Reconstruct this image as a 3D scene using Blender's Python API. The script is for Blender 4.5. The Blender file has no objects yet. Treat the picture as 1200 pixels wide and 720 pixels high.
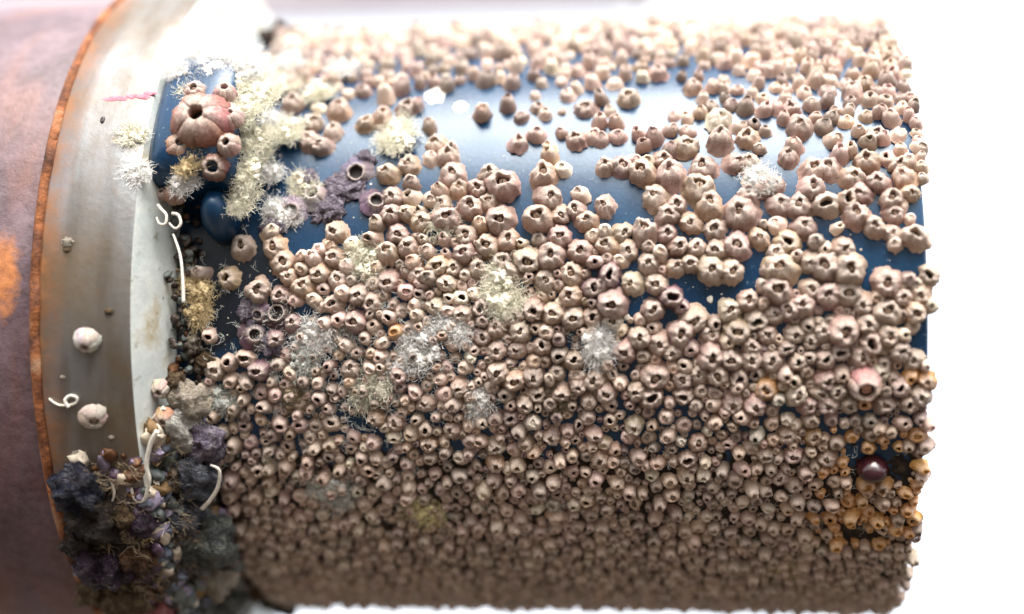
import bpy, math, random
import numpy as np
from mathutils import Matrix, Vector, noise as mnoise

S = bpy.context.scene
COL = S.collection
rnd = random.Random(7)
rng = np.random.default_rng(7)

# ---------------------------------------------------------------- camera, sky, sun, exposure
PITCH = math.radians(38.0)          # the photographer looks up at the fouled pipe
H = 1.45                            # height of the pipe axis above the ground
RX = Matrix.Rotation(PITCH, 4, 'X')
BASE = Matrix.Translation((0, 0, H)) @ RX   # axis frame (camera straight in front, -Y) -> world

cam_d = bpy.data.cameras.new('camera')
cam = bpy.data.objects.new('camera', cam_d)
COL.objects.link(cam)
CD, CX, YAW, CP, ROLL, FPX = 0.41428, 0.0274, -0.09829, 0.0075, -0.0083, 1568.0
fw = Vector((math.sin(YAW) * math.cos(CP), math.cos(YAW) * math.cos(CP), math.sin(CP)))
rt = fw.cross(Vector((0, 0, 1))).normalized()
up = rt.cross(fw)
r2 = rt * math.cos(ROLL) + up * math.sin(ROLL)
u2 = -rt * math.sin(ROLL) + up * math.cos(ROLL)
CM = Matrix(((r2.x, u2.x, -fw.x, CX), (r2.y, u2.y, -fw.y, -CD), (r2.z, u2.z, -fw.z, 0), (0, 0, 0, 1)))
cam.matrix_world = BASE @ CM
cam_d.sensor_width = 36.0
cam_d.lens = FPX / 1200 * 36
cam_d.clip_start, cam_d.clip_end = 0.01, 2000
cam_d.dof.use_dof = True
cam_d.dof.focus_distance = 0.333
cam_d.dof.aperture_fstop = 2.7
S.camera = cam

SUN = (RX.to_3x3() @ Vector((0.12, -0.22, 0.97))).normalized()   # high over the pipe as the camera sees it
w = bpy.data.worlds.new('World')
S.world = w
w.use_nodes = True
nt = w.node_tree
bg = nt.nodes['Background']
sky = nt.nodes.new('ShaderNodeTexSky')
sky.sky_type = 'NISHITA'
sky.sun_disc = False
sky.sun_elevation = math.asin(SUN.z)
sky.sun_rotation = math.atan2(SUN.x, SUN.y)
sky.air_density, sky.dust_density, sky.ozone_density = 1.0, 4.0, 1.0
hs = nt.nodes.new('ShaderNodeHueSaturation')
hs.inputs['Saturation'].default_value = 0.55
hs.inputs['Value'].default_value = 1.0
cl = nt.nodes.new('ShaderNodeMix')
cl.data_type = 'RGBA'
cl.inputs[0].default_value = 0.5
cl.inputs[7].default_value = (10.0, 10.3, 10.8, 1)     # even white cloud over the clear sky
nt.links.new(sky.outputs[0], hs.inputs['Color'])
nt.links.new(hs.outputs[0], cl.inputs[6])
nt.links.new(cl.outputs[2], bg.inputs['Color'])
bg.inputs['Strength'].default_value = 0.08
sl = bpy.data.lights.new('sun', 'SUN')
sl.energy = 2.4
sl.angle = math.radians(42)
sl.color = (1.0, 0.95, 0.88)
so = bpy.data.objects.new('sun', sl)
COL.objects.link(so)
so.rotation_euler = SUN.to_track_quat('Z', 'Y').to_euler()
so.location = (0, 0, 4)
S.view_settings.view_transform = 'Standard'
S.view_settings.look = 'None'
S.view_settings.gamma = 1.0
S.view_settings.exposure = 2.0
S.render.engine = 'CYCLES'
S.cycles.max_bounces = 6
S.cycles.use_denoising = True

# ---------------------------------------------------------------- helpers
R = 0.085            # blue pipe
RF = 0.1034          # flange
XL, XR = -0.1191, -0.0953


def pt(x, a, r):
    """A point in world space: x along the pipe (m), a degrees round it (0 faces the camera), r from its axis."""
    t = math.radians(a) - PITCH
    return Vector((x, -r * math.cos(t), H + r * math.sin(t)))


def frame(x, a, r, spin=0.0, tilt=0.0, tdir=0.0):
    t = math.radians(a) - PITCH
    n = Vector((0, -math.cos(t), math.sin(t)))
    e = Vector((1, 0, 0))
    f = n.cross(e)
    m = Matrix((e, f, n)).transposed().to_4x4()
    m.translation = Vector((x, 0, H)) + n * r
    return m @ Matrix.Rotation(tdir, 4, 'Z') @ Matrix.Rotation(tilt, 4, 'X') @ Matrix.Rotation(spin - tdir, 4, 'Z')


def project(v):
    q = cam.matrix_world.inverted() @ v
    return 600 + FPX * q.x / -q.z, 360 - FPX * q.y / -q.z, -q.z


def mesh(name, V, F, mat=None, smooth=True, attrs=None, midx=None):
    """V (n,3) array, F (m,4) int array (or list of faces) -> mesh datablock."""
    me = bpy.data.meshes.new(name)
    V = np.asarray(V, dtype=np.float32)
    if isinstance(F, np.ndarray):
        k = F.shape[1]
        me.vertices.add(len(V))
        me.vertices.foreach_set('co', V.ravel())
        me.loops.add(F.size)
        me.loops.foreach_set('vertex_index', F.ravel().astype(np.int32))
        me.polygons.add(len(F))
        me.polygons.foreach_set('loop_start', np.arange(0, F.size, k, dtype=np.int32))
        me.update(calc_edges=True)
    else:
        me.from_pydata([tuple(map(float, v)) for v in V], [], F)
        me.update()
    me.polygons.foreach_set('use_smooth', np.full(len(me.polygons), smooth))
    for nm, (typ, arr) in (attrs or {}).items():
        at = me.attributes.new(nm, typ, 'POINT')
        at.data.foreach_set('color' if 'COLOR' in typ else 'value', np.asarray(arr, dtype=np.float32).ravel())
    for m in ([mat] if not isinstance(mat, (list, tuple)) else mat):
        if m:
            me.materials.append(m)
    if midx is not None:
        me.polygons.foreach_set('material_index', np.asarray(midx, dtype=np.int32))
    me.update()
    return me


def put(name, me, parent=None, mw=None, color=None):
    o = bpy.data.objects.new(name, me)
    COL.objects.link(o)
    if parent:
        o.parent = parent
    if mw is not None:
        o.matrix_basis = mw
    if color:
        o.color = (*color, 1)
    return o


def tag(o, label=None, cat=None, group=None, kind=None):
    for k, v in (('label', label), ('category', cat), ('group', group), ('kind', kind)):
        if v:
            o[k] = v
    return o


def thing(name, label, cat, mw, group=None):
    return tag(put(name, None, None, mw), label, cat, group)


def grid_faces(nu, nv, wrap_u=False, wrap_v=False, off=0):
    """Quads of a grid whose vertex (i,j) is i*nv+j."""
    i = np.arange(nu if wrap_u else nu - 1)
    j = np.arange(nv if wrap_v else nv - 1)
    I, J = np.meshgrid(i, j, indexing='ij')
    I2, J2 = (I + 1) % nu, (J + 1) % nv
    return np.stack([I * nv + J, I2 * nv + J, I2 * nv + J2, I * nv + J2], -1).reshape(-1, 4) + off


def vnoise(P, scale, seed=0.0):
    return np.array([mnoise.noise(Vector((p[0] * scale + seed, p[1] * scale - seed, p[2] * scale + 2 * seed))) for p in P])


# ---------------------------------------------------------------- materials
def material(name):
    m = bpy.data.materials.new(name)
    m.use_nodes = True
    t = m.node_tree
    return m, t, t.nodes['Principled BSDF'], t.nodes.new, t.links.new


def noise_node(t, scale, detail=4, rough=0.6, coord='Object'):
    tc = t.nodes.new('ShaderNodeTexCoord')
    n = t.nodes.new('ShaderNodeTexNoise')
    n.inputs['Scale'].default_value = scale
    n.inputs['Detail'].default_value = detail
    n.inputs['Roughness'].default_value = rough
    t.links.new(tc.outputs[coord], n.inputs['Vector'])
    return n


def ramp(t, src, stops):
    r = t.nodes.new('ShaderNodeValToRGB')
    while len(r.color_ramp.elements) < len(stops):
        r.color_ramp.elements.new(0.5)
    for e, (p, c) in zip(r.color_ramp.elements, stops):
        e.position = p
        e.color = (*c, 1) if len(c) == 3 else c
    t.links.new(src, r.inputs[0])
    return r


def mixc(t, fac, a, b, mode='MIX'):
    m = t.nodes.new('ShaderNodeMix')
    m.data_type = 'RGBA'
    m.blend_type = mode
    for sock, v in ((m.inputs[0], fac), (m.inputs[6], a), (m.inputs[7], b)):
        if isinstance(v, (int, float)):
            sock.default_value = v
        elif isinstance(v, tuple):
            sock.default_value = (*v, 1)
        else:
            t.links.new(v, sock)
    return m.outputs[2]


def math_node(t, op, a, b=None, clamp=False):
    m = t.nodes.new('ShaderNodeMath')
    m.operation = op
    m.use_clamp = clamp
    for s, v in ((m.inputs[0], a), (m.inputs[1], b)):
        if v is None:
            continue
        if isinstance(v, (int, float)):
            s.default_value = v
        else:
            t.links.new(v, s)
    return m.outputs[0]


def bump(t, b, height, strength, dist):
    n = t.nodes.new('ShaderNodeBump')
    n.inputs['Strength'].default_value = strength
    n.inputs['Distance'].default_value = dist
    t.links.new(height, n.inputs['Height'])
    t.links.new(n.outputs[0], b.inputs['Normal'])


def shell_material(name, per_object, scale):
    m, t, b, N, L = material(name)
    if per_object:
        tint = N('ShaderNodeObjectInfo').outputs['Color']
    else:
        at = N('ShaderNodeAttribute')
        at.attribute_name = 'tint'
        tint = at.outputs['Color']
    ha = N('ShaderNodeAttribute')
    ha.attribute_name = 'hgt'
    n1 = noise_node(t, scale * 1.3, 3, 0.6)
    n2 = noise_node(t, scale * 5, 3, 0.7)
    tip = mixc(t, 0.72, tint, (0.87, 0.81, 0.74))
    hw = math_node(t, 'MULTIPLY', ha.outputs['Fac'], math_node(t, 'ADD', n1.outputs['Fac'], 0.45), True)
    c = mixc(t, hw, tint, tip)
    c = mixc(t, 0.8, c, ramp(t, n1.outputs['Fac'], [(0.25, (0.50, 0.40, 0.40)), (0.5, (0.88, 0.80, 0.78)), (0.75, (1.15, 1.12, 1.08))]).outputs[0], 'MULTIPLY')
    c = mixc(t, 0.45, c, ramp(t, n2.outputs['Fac'], [(0.34, (0.34, 0.26, 0.22)), (0.50, (1, 1, 1))]).outputs[0], 'MULTIPLY')
    L(c, b.inputs['Base Color'])
    b.inputs['Roughness'].default_value = 0.55
    b.inputs['Specular IOR Level'].default_value = 0.4
    bump(t, b, n2.outputs['Fac'], 0.6, 0.12 * 6 / scale)
    return m


def mottled(name, cols, scale, rough=0.6, bs=0.5, bd=0.001, bscale=None, spec=0.4, metal=0.0, coat=0.0, detail=5):
    m, t, b, N, L = material(name)
    n = noise_node(t, scale, detail, 0.62)
    k = len(cols)
    L(ramp(t, n.outputs['Fac'], [(0.3 + 0.4 * i / max(1, k - 1), c) for i, c in enumerate(cols)]).outputs[0], b.inputs['Base Color'])
    b.inputs['Roughness'].default_value = rough
    b.inputs['Specular IOR Level'].default_value = spec
    b.inputs['Metallic'].default_value = metal
    b.inputs['Coat Weight'].default_value = coat
    n2 = noise_node(t, bscale or scale * 3, 5, 0.65)
    bump(t, b, n2.outputs['Fac'], bs, bd)
    return m


M_SHELL = shell_material('barnacle_shell', True, 6.0)
M_CRUST = shell_material('barnacle_shell_small', False, 2600.0)
M_LID = mottled('barnacle_lid', [(0.28, 0.19, 0.14), (0.58, 0.45, 0.35)], 3, 0.5, 0.4, 0.05)
M_HOLE = mottled('barnacle_hollow', [(0.012, 0.008, 0.008), (0.03, 0.02, 0.018)], 3, 0.4, 0.2, 0.05)
M_LIDV = M_LID

# blue paint
M_BLUE, t, b, N, L = material('blue_paint')
n1 = noise_node(t, 60, 5, 0.65)
n2 = noise_node(t, 900, 3, 0.6)
c = ramp(t, n1.outputs['Fac'], [(0.3, (0.0015, 0.016, 0.044)), (0.55, (0.0025, 0.027, 0.072)), (0.75, (0.007, 0.044, 0.100))]).outputs[0]
c = mixc(t, ramp(t, n2.outputs['Fac'], [(0.66, (0, 0, 0)), (0.76, (0.35, 0.35, 0.35))]).outputs[0], c, (0.32, 0.40, 0.46))
tcb = N('ShaderNodeTexCoord')            # ragged near-black blotch mixed into the paint colour next to the flange
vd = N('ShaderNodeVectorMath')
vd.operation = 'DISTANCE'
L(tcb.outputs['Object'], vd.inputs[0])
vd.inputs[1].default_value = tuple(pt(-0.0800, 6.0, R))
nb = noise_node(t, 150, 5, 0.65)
blotch = ramp(t, math_node(t, 'ADD', math_node(t, 'MULTIPLY', vd.outputs['Value'], 40.0), math_node(t, 'MULTIPLY', math_node(t, 'SUBTRACT', nb.outputs['Fac'], 0.5), 0.9)), [(0.55, (0.92,) * 3), (0.85, (0, 0, 0))]).outputs[0]
c = mixc(t, blotch, c, (0.006, 0.007, 0.010))
L(c, b.inputs['Base Color'])
L(ramp(t, n1.outputs['Fac'], [(0.3, (0.20,) * 3), (0.7, (0.36,) * 3)]).outputs[0], b.inputs['Roughness'])
b.inputs['IOR'].default_value = 1.38
b.inputs['Specular Tint'].default_value = (0.72, 0.87, 1.0, 1)
b.inputs['Coat Weight'].default_value = 0.2
b.inputs['Coat IOR'].default_value = 1.6
b.inputs['Coat Roughness'].default_value = 0.25
bump(t, b, n2.outputs['Fac'], 0.15, 0.0003)

# flange metal: stained steel, browner and rustier towards its left edge
M_STEEL, t, b, N, L = material('stained_steel')
tc = N('ShaderNodeTexCoord')
sx = N('ShaderNodeSeparateXYZ')
L(tc.outputs['Object'], sx.inputs[0])
n1 = noise_node(t, 28, 5, 0.6)
n2 = noise_node(t, 160, 5, 0.7)
stain = ramp(t, n1.outputs['Fac'], [(0.34, (0, 0, 0)), (0.60, (1, 1, 1))]).outputs[0]
edge = N('ShaderNodeMapRange')
edge.inputs[1].default_value, edge.inputs[2].default_value = XL + 0.0080, XL
L(sx.outputs['X'], edge.inputs[0])
edgef = math_node(t, 'MULTIPLY', edge.outputs[0], ramp(t, n2.outputs['Fac'], [(0.3, (0.2,) * 3), (0.62, (1,) * 3)]).outputs[0], True)
speck = ramp(t, n2.outputs['Fac'], [(0.62, (0, 0, 0)), (0.74, (1, 1, 1))]).outputs[0]
c = mixc(t, stain, (0.21, 0.22, 0.23), (0.135, 0.105, 0.075))
c = mixc(t, math_node(t, 'MULTIPLY', speck, 0.5), c, (0.20, 0.12, 0.06))
mps = N('ShaderNodeMapping')             # drip streaks running round the rim
mps.inputs['Scale'].default_value = (210, 45, 45)
L(tc.outputs['Object'], mps.inputs[0])
nst = N('ShaderNodeTexNoise')
nst.inputs['Scale'].default_value = 1.0
nst.inputs['Detail'].default_value = 6
L(mps.outputs[0], nst.inputs['Vector'])
c = mixc(t, 0.4, c, ramp(t, nst.outputs['Fac'], [(0.36, (0.55, 0.47, 0.38)), (0.50, (1, 1, 1)), (0.66, (1.25, 1.28, 1.3))]).outputs[0], 'MULTIPLY')
c = mixc(t, edgef, c, (0.30, 0.12, 0.035))
L(c, b.inputs['Base Color'])
dirt = math_node(t, 'MAXIMUM', edgef, math_node(t, 'MULTIPLY', stain, 0.5))
L(math_node(t, 'SUBTRACT', 0.9, math_node(t, 'MULTIPLY', dirt, 0.55)), b.inputs['Metallic'])
L(math_node(t, 'ADD', 0.40, math_node(t, 'MULTIPLY', dirt, 0.3)), b.inputs['Roughness'])
bump(t, b, n2.outputs['Fac'], 0.25, 0.0006)

M_FACE, t, b, N, L = material('chalky_zinc')
n1 = noise_node(t, 70, 5, 0.6)
n2 = noise_node(t, 320, 5, 0.7)
c = ramp(t, n1.outputs['Fac'], [(0.36, (0.40, 0.44, 0.44)), (0.52, (0.50, 0.53, 0.51)), (0.66, (0.34, 0.28, 0.16))]).outputs[0]
c = mixc(t, ramp(t, n2.outputs['Fac'], [(0.60, (0, 0, 0)), (0.70, (0.8, 0.8, 0.8))]).outputs[0], c, (0.20, 0.19, 0.14))
L(c, b.inputs['Base Color'])
b.inputs['Roughness'].default_value = 0.5
bump(t, b, n2.outputs['Fac'], 0.35, 0.0006)

M_RUST = mottled('orange_rust', [(0.025, 0.010, 0.006), (0.09, 0.03, 0.012), (0.24, 0.08, 0.024), (0.32, 0.19, 0.11)], 110, 0.85, 0.8, 0.0012)

# purple primer of the housing with a rust run
M_PURPLE, t, b, N, L = material('purple_primer')
n1 = noise_node(t, 60, 7, 0.72)
n2 = noise_node(t, 420, 4, 0.7)
c = ramp(t, n1.outputs['Fac'], [(0.32, (0.060, 0.034, 0.042)), (0.5, (0.115, 0.074, 0.090)), (0.68, (0.165, 0.115, 0.132))]).outputs[0]
tc = N('ShaderNodeTexCoord')
mp = N('ShaderNodeMapping')
mp.inputs['Scale'].default_value = (38, 12, 12)
L(tc.outputs['Object'], mp.inputs[0])
n3 = N('ShaderNodeTexNoise')
n3.inputs['Scale'].default_value = 1.0
n3.inputs['Detail'].default_value = 5
L(mp.outputs[0], n3.inputs['Vector'])
c = mixc(t, ramp(t, n3.outputs['Fac'], [(0.50, (0, 0, 0)), (0.66, (0.9,) * 3)]).outputs[0], c, (0.17, 0.062, 0.036))
vd = N('ShaderNodeVectorMath')           # an orange rust bloom with a soft ragged edge
vd.operation = 'SUBTRACT'
L(tc.outputs['Object'], vd.inputs[0])
vd.inputs[1].default_value = tuple(pt(-0.1300, 6.5, 0.0985))
vs = N('ShaderNodeVectorMath')
vs.operation = 'MULTIPLY'
L(vd.outputs[0], vs.inputs[0])
vs.inputs[1].default_value = (1 / 0.0046, 1 / 0.012, 1 / 0.012)
vl = N('ShaderNodeVectorMath')
vl.operation = 'LENGTH'
L(vs.outputs[0], vl.inputs[0])
nb = noise_node(t, 190, 5, 0.65)
bloom = ramp(t, math_node(t, 'ADD', vl.outputs['Value'], math_node(t, 'MULTIPLY', math_node(t, 'SUBTRACT', nb.outputs['Fac'], 0.5), 1.6)), [(0.45, (1, 1, 1)), (1.0, (0, 0, 0))]).outputs[0]
c = mixc(t, bloom, c, (0.40, 0.15, 0.05))
c = mixc(t, 0.8, c, ramp(t, n2.outputs['Fac'], [(0.3, (0.6, 0.55, 0.55)), (0.6, (1.1, 1.1, 1.1))]).outputs[0], 'MULTIPLY')
L(c, b.inputs['Base Color'])
b.inputs['Roughness'].default_value = 0.55
bump(t, b, n2.outputs['Fac'], 0.4, 0.0006)

M_GROUND = mottled('bare_ground', [(0.035, 0.027, 0.020), (0.062, 0.049, 0.038), (0.095, 0.076, 0.06)], 3, 0.9, 0.6, 0.02)
M_SILT = mottled('brown_silt', [(0.006, 0.004, 0.003), (0.022, 0.014, 0.009), (0.075, 0.05, 0.03)], 420, 0.85, 0.9, 0.0012)
M_LILAC = mottled('lilac_paint', [(0.56, 0.52, 0.60), (0.66, 0.62, 0.69)], 12, 0.6, 0.2, 0.001)


def tuft_material(name, col):
    m, t, b, N, L = material(name)
    n = noise_node(t, 700, 2)
    L(mixc(t, n.outputs['Fac'], tuple(x * 0.7 for x in col), tuple(min(0.9, x * 1.25) for x in col)), b.inputs['Base Color'])
    b.inputs['Roughness'].default_value = 0.7
    return m


M_TUFT = {'white': tuft_material('white_hydroid', (0.86, 0.84, 0.78)), 'cream': tuft_material('cream_hydroid', (0.82, 0.75, 0.60)),
          'tan': tuft_material('tan_hydroid', (0.58, 0.46, 0.26)), 'grey': tuft_material('grey_hydroid', (0.58, 0.60, 0.56)),
          'yellow': tuft_material('yellow_hydroid', (0.62, 0.55, 0.30)), 'brown': tuft_material('brown_hydroid', (0.26, 0.20, 0.13))}
M_LIME = mottled('white_lime', [(0.50, 0.46, 0.40), (0.74, 0.71, 0.64)], 500, 0.55, 0.5, 0.0004)

# ---------------------------------------------------------------- setting
g = put('ground', mesh('ground', [(-600, -600, 0), (600, -600, 0), (600, 600, 0), (-600, 600, 0)], [(0, 1, 2, 3)], M_GROUND, False))
tag(g, kind='structure')


# ---------------------------------------------------------------- turned bodies along the pipe axis
def turned(name, prof, nA, mat, parent=None, wob=0.0, seed=0, a0=None, a1=None):
    """Lathe of (x, r) pairs round the pipe axis."""
    n = len(prof)
    full = a0 is None
    ang = np.linspace(0, 2 * np.pi, nA, endpoint=False) if full else np.radians(np.linspace(a0, a1, nA))
    V = []
    for k, th in enumerate(ang):
        tt = th - PITCH
        for (x, r) in prof:
            q = wob * mnoise.noise(Vector((x * 150 + seed, math.cos(th) * 14, math.sin(th) * 14))) if wob else 0
            V.append((x + q * 0.6, -(r + q) * math.cos(tt), H + (r + q) * math.sin(tt)))
    return put(name, mesh(name, V, grid_faces(nA, n, wrap_u=full), mat), parent)


pipe = thing('fouled_pipe', 'short fat glossy blue pipe crusted all over with barnacles, bolted to a steel flange', 'pipe', Matrix.Identity(4))
XE = 0.0955
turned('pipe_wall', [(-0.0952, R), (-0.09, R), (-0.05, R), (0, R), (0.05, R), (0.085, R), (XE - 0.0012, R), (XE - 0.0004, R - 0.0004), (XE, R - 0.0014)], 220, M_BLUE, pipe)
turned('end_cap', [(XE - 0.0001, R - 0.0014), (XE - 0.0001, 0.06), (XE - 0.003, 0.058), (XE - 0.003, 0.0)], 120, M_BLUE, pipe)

flange = thing('steel_flange', 'wide stained steel flange ring between the purple housing and the blue pipe', 'flange', Matrix.Identity(4))
turned('rim', [(XL, RF - 0.004), (XL + 0.0004, RF - 0.0008), (XL + 0.0014, RF), (XL + 0.008, RF + 0.0001), (XR - 0.006, RF), (XR - 0.0012, RF - 0.0001), (XR - 0.0003, RF - 0.0005)], 260, M_STEEL, flange, 0.0001)
turned('ring_face', [(XR - 0.0003, RF - 0.0005), (XR, RF - 0.0012), (XR + 0.0016, RF - 0.006), (XR + 0.0032, RF - 0.012), (XR + 0.0048, R + 0.0002)], 260, M_FACE, flange, 0.0002, 3)
turned('rust_lip', [(XL - 0.0024, RF - 0.006), (XL - 0.0022, RF - 0.0012), (XL - 0.0014, RF - 0.0001), (XL - 0.0003, RF + 0.0001), (XL + 0.0006, RF - 0.0003), (XL + 0.001, RF - 0.003)], 260, M_RUST, flange, 0.0013, 9)

housing = thing('purple_housing', 'round purple-painted housing with rust runs left of the steel flange', 'housing', Matrix.Identity(4))
turned('housing_wall', [(-0.62, 0.0), (-0.62, 0.092), (-0.616, 0.0965), (-0.5, 0.0985), (-0.3, 0.0985), (-0.16, 0.0985), (-0.124, 0.0985), (XL - 0.0006, 0.0975)], 220, M_PURPLE, housing)


def patch_on(name, x, a, r, rx, ry, mat, parent, dome=0.0002, seed=0, n=26, rag=0.25):
    """A thin ragged-edged patch lying on a round body: real thickness, curved with it."""
    V, rings = [], 5
    for i in range(rings + 1):
        for k in range(n):
            th = 2 * math.pi * k / n
            q = (1 + rag * mnoise.noise(Vector((math.cos(th) * 1.7 + seed, math.sin(th) * 1.7, seed)))) * min(1, (rings - i) / rings + 0.02)
            hgt = dome * (min(1, i / 1.5) if i else -0.6)
            aa = a + math.degrees(ry * q * math.sin(th) / r)
            V.append(tuple(pt(x + rx * q * math.cos(th), aa, r + hgt)))
    return put(name, mesh(name, V, grid_faces(rings + 1, n, wrap_v=True), mat), parent)


M_PINK = mottled('pink_crayon', [(0.36, 0.05, 0.09), (0.55, 0.22, 0.26)], 600, 0.7, 0.3, 0.0003)
for k, (x, a, rx) in enumerate(((-0.1052, 32.9, 0.0040), (-0.1015, 33.3, 0.0016), (-0.0985, 33.2, 0.0022), (-0.0965, 33.8, 0.0016))):
    o = patch_on('paint_mark', x, a, RF + 0.0001, rx, 0.0008, M_PINK, flange, 0.0001, k * 3.1, rag=0.6)
    if k == 0:
        o['label'] = 'faded pink crayon dash'
patch_on('dark_fleck', -0.1074, 29.1, RF + 0.0001, 0.0007, 0.0011, M_HOLE, flange, 0.0003, 4)

bar = thing('lilac_bar', 'blurred lilac painted bar behind the top of the pipe', 'bar', BASE @ Matrix.Translation((0, 0.36, 0.193)))


def box_mesh(name, sx_, sy_, sz_, mat, bev=0.004):
    import bmesh
    bm = bmesh.new()
    bmesh.ops.create_cube(bm, size=1, matrix=Matrix.Diagonal((sx_, sy_, sz_, 1)))
    bmesh.ops.bevel(bm, geom=bm.edges[:], offset=bev, segments=3, affect='EDGES')
    me = bpy.data.meshes.new(name)
    bm.to_mesh(me)
    bm.free()
    me.materials.append(mat)
    return me


put('bar_body', box_mesh('bar_body', 0.70, 0.03, 0.03, M_LILAC), bar, Matrix.Translation((-0.325, 0, 0)))
put('rusty_end', box_mesh('rusty_end', 0.012, 0.026, 0.026, M_RUST), bar, Matrix.Translation((0.0305, 0, -0.003)))


# ---------------------------------------------------------------- barnacle shells
PROF = np.array([(1.26, -0.10), (1.15, 0.05), (1.04, 0.24), (0.96, 0.48), (0.86, 0.68), (0.73, 0.86), (0.57, 0.99), (0.45, 1.05), (0.37, 1.03), (0.32, 0.92), (0.30, 0.72), (0.28, 0.42)])


def shell_arrays(seed, nA, prof, open_=1.0, rough=1.0):
    g_ = np.random.default_rng(seed)
    th = np.linspace(0, 2 * np.pi, nA, endpoint=False)
    n = len(prof)
    r = np.repeat(prof[None, :, 0], nA, 0).copy()
    z = np.repeat(prof[None, :, 1], nA, 0).copy()
    lvl = np.clip(prof[:, 1], 0, 1)
    inner = np.arange(n) >= n - 3
    # upper part narrows or widens with the opening
    k = np.where(np.arange(n) >= 5, np.interp(np.arange(n), [4, 7, n - 1], [0, 1, 1]), 0)
    r *= 1 + (open_ - 1) * k
    plates = np.sort((np.arange(6) + g_.uniform(-0.3, 0.3, 6)) / 6 * 2 * np.pi + g_.uniform(0, 1))
    d = np.abs((th[:, None] - plates[None] + np.pi) % (2 * np.pi) - np.pi).min(1)
    groove = np.exp(-(d / 0.13) ** 2)
    ribs = 0.02 * np.cos(g_.integers(13, 19) * th + g_.uniform(0, 6)) + 0.025 * np.cos(g_.integers(7, 11) * th + g_.uniform(0, 6))
    wob = sum(g_.uniform(-0.07, 0.07) * np.cos(q * th + g_.uniform(0, 6)) for q in (1, 2, 3))
    outw = np.where(inner, 0.25, 1.0)
    r *= 1 + rough * ((-0.065 * groove + ribs)[:, None] * outw[None] + wob[:, None])
    dia = 0.22 * np.cos(2 * (th - g_.uniform(0, np.pi))) + 0.10 * np.cos(3 * th + g_.uniform(0, 6))
    r *= 1 + dia[:, None] * k[None]
    z += (rough * (0.07 * np.cos(2 * th + g_.uniform(0, 6)) + 0.05 * np.cos(5 * th + g_.uniform(0, 6)) - 0.05 * groove))[:, None] * (lvl[None] ** 2)
    V = np.stack([r * np.cos(th)[:, None], r * np.sin(th)[:, None], z], -1)
    lean = g_.uniform(-0.18, 0.18, 2)
    V[..., 0] += lean[0] * np.clip(V[..., 2], 0, 2)
    V[..., 1] += lean[1] * np.clip(V[..., 2], 0, 2)
    nz = vnoise(V.reshape(-1, 3) * np.array((1, 1, 0.8)), 2.3, seed * 1.7).reshape(V.shape[:2]) + 0.5 * vnoise(V.reshape(-1, 3), 5.5, seed * 0.9).reshape(V.shape[:2])
    V *= (1 + 0.15 * rough * nz * outw[None])[..., None]
    hg = np.clip(np.repeat(np.where(inner, 0.0, lvl ** 3.2)[None], nA, 0), 0, 1)
    return V.reshape(-1, 3), grid_faces(nA, n, wrap_u=True), hg.ravel(), lean


def lid_arrays(seed, lean, open_, deep):
    """Four little lid plates meeting along a slit, or the dark hollow of an empty shell."""
    g_ = np.random.default_rng(seed + 500)
    a0 = g_.uniform(0, np.pi)
    V, F, MI = [], [], []
    n = 12
    zc = 0.34 if deep else 0.66
    base = len(V)
    V.append((0, 0, zc - 0.05))
    for k in range(n):
        th = 2 * np.pi * k / n
        V.append((0.46 * open_ * math.cos(th), 0.46 * open_ * math.sin(th), zc))
    for k in range(n):
        F.append((base, base + 1 + k, base + 1 + (k + 1) % n))
        MI.append(1)
    if not deep:            # two beaked lid plates, dark chink between them and all round them
        for s in (-1, 1):
            b0 = len(V)
            V += [(0.0, 0.025 * s, 0.90), (-0.22 * open_, 0.02 * s, 0.80), (0.20 * open_, 0.02 * s, 0.82)]
            for q in (-0.75, -0.25, 0.25, 0.75):
                V.append((0.26 * open_ * math.sin(q * math.pi / 2), 0.25 * open_ * s * math.cos(q * math.pi / 2) * 0.9 + 0.02 * s, 0.72))
            F += [(b0, b0 + 1, b0 + 3), (b0, b0 + 3, b0 + 4), (b0, b0 + 4, b0 + 5), (b0, b0 + 5, b0 + 6), (b0, b0 + 6, b0 + 2)]
            MI += [0] * 5
    V = np.array(V, float)
    c_, s_ = math.cos(a0), math.sin(a0)
    V = np.stack([V[:, 0] * c_ - V[:, 1] * s_ + lean[0] * V[:, 2], V[:, 0] * s_ + V[:, 1] * c_ + lean[1] * V[:, 2], V[:, 2]], -1)
    return V, F, MI


NPROTO = 24
PROTO = []
for i in range(NPROTO):
    gaping = i >= 16
    op = (1.25 if i % 2 else 1.0) if gaping else (0.8 + 0.07 * (i % 5))
    V, F, hg, lean = shell_arrays(100 + i, 30, PROF, op)
    sm = mesh('shell', V, F, M_SHELL, True, {'hgt': ('FLOAT', hg)})
    V, F, MI = lid_arrays(i, lean, op, gaping)
    lm = mesh('lid', V, F, [M_LID, M_HOLE], False, None, MI)
    PROTO.append((sm, lm, gaping))
SMALL = []
PS = PROF[[0, 1, 2, 4, 5, 7, 8, 10]].copy()
for i in range(24):
    V, F, hg, lean = shell_arrays(300 + i, 14, PS, 0.85 + 0.1 * (i % 4))
    # a floor inside the opening
    k0 = len(V)
    z0 = 0.34 if i % 3 == 0 else 0.93
    V = np.vstack([V, np.stack([0.42 * np.cos(np.arange(4) * np.pi / 2) + lean[0] * z0, 0.42 * np.sin(np.arange(4) * np.pi / 2) + lean[1] * z0, np.full(4, z0)], -1)])
    F = np.vstack([F, [[k0, k0 + 1, k0 + 2, k0 + 3]]])
    hg = np.append(hg, [-1 if i % 3 == 0 else -0.5] * 4)
    SMALL.append((V, F, hg))

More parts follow.
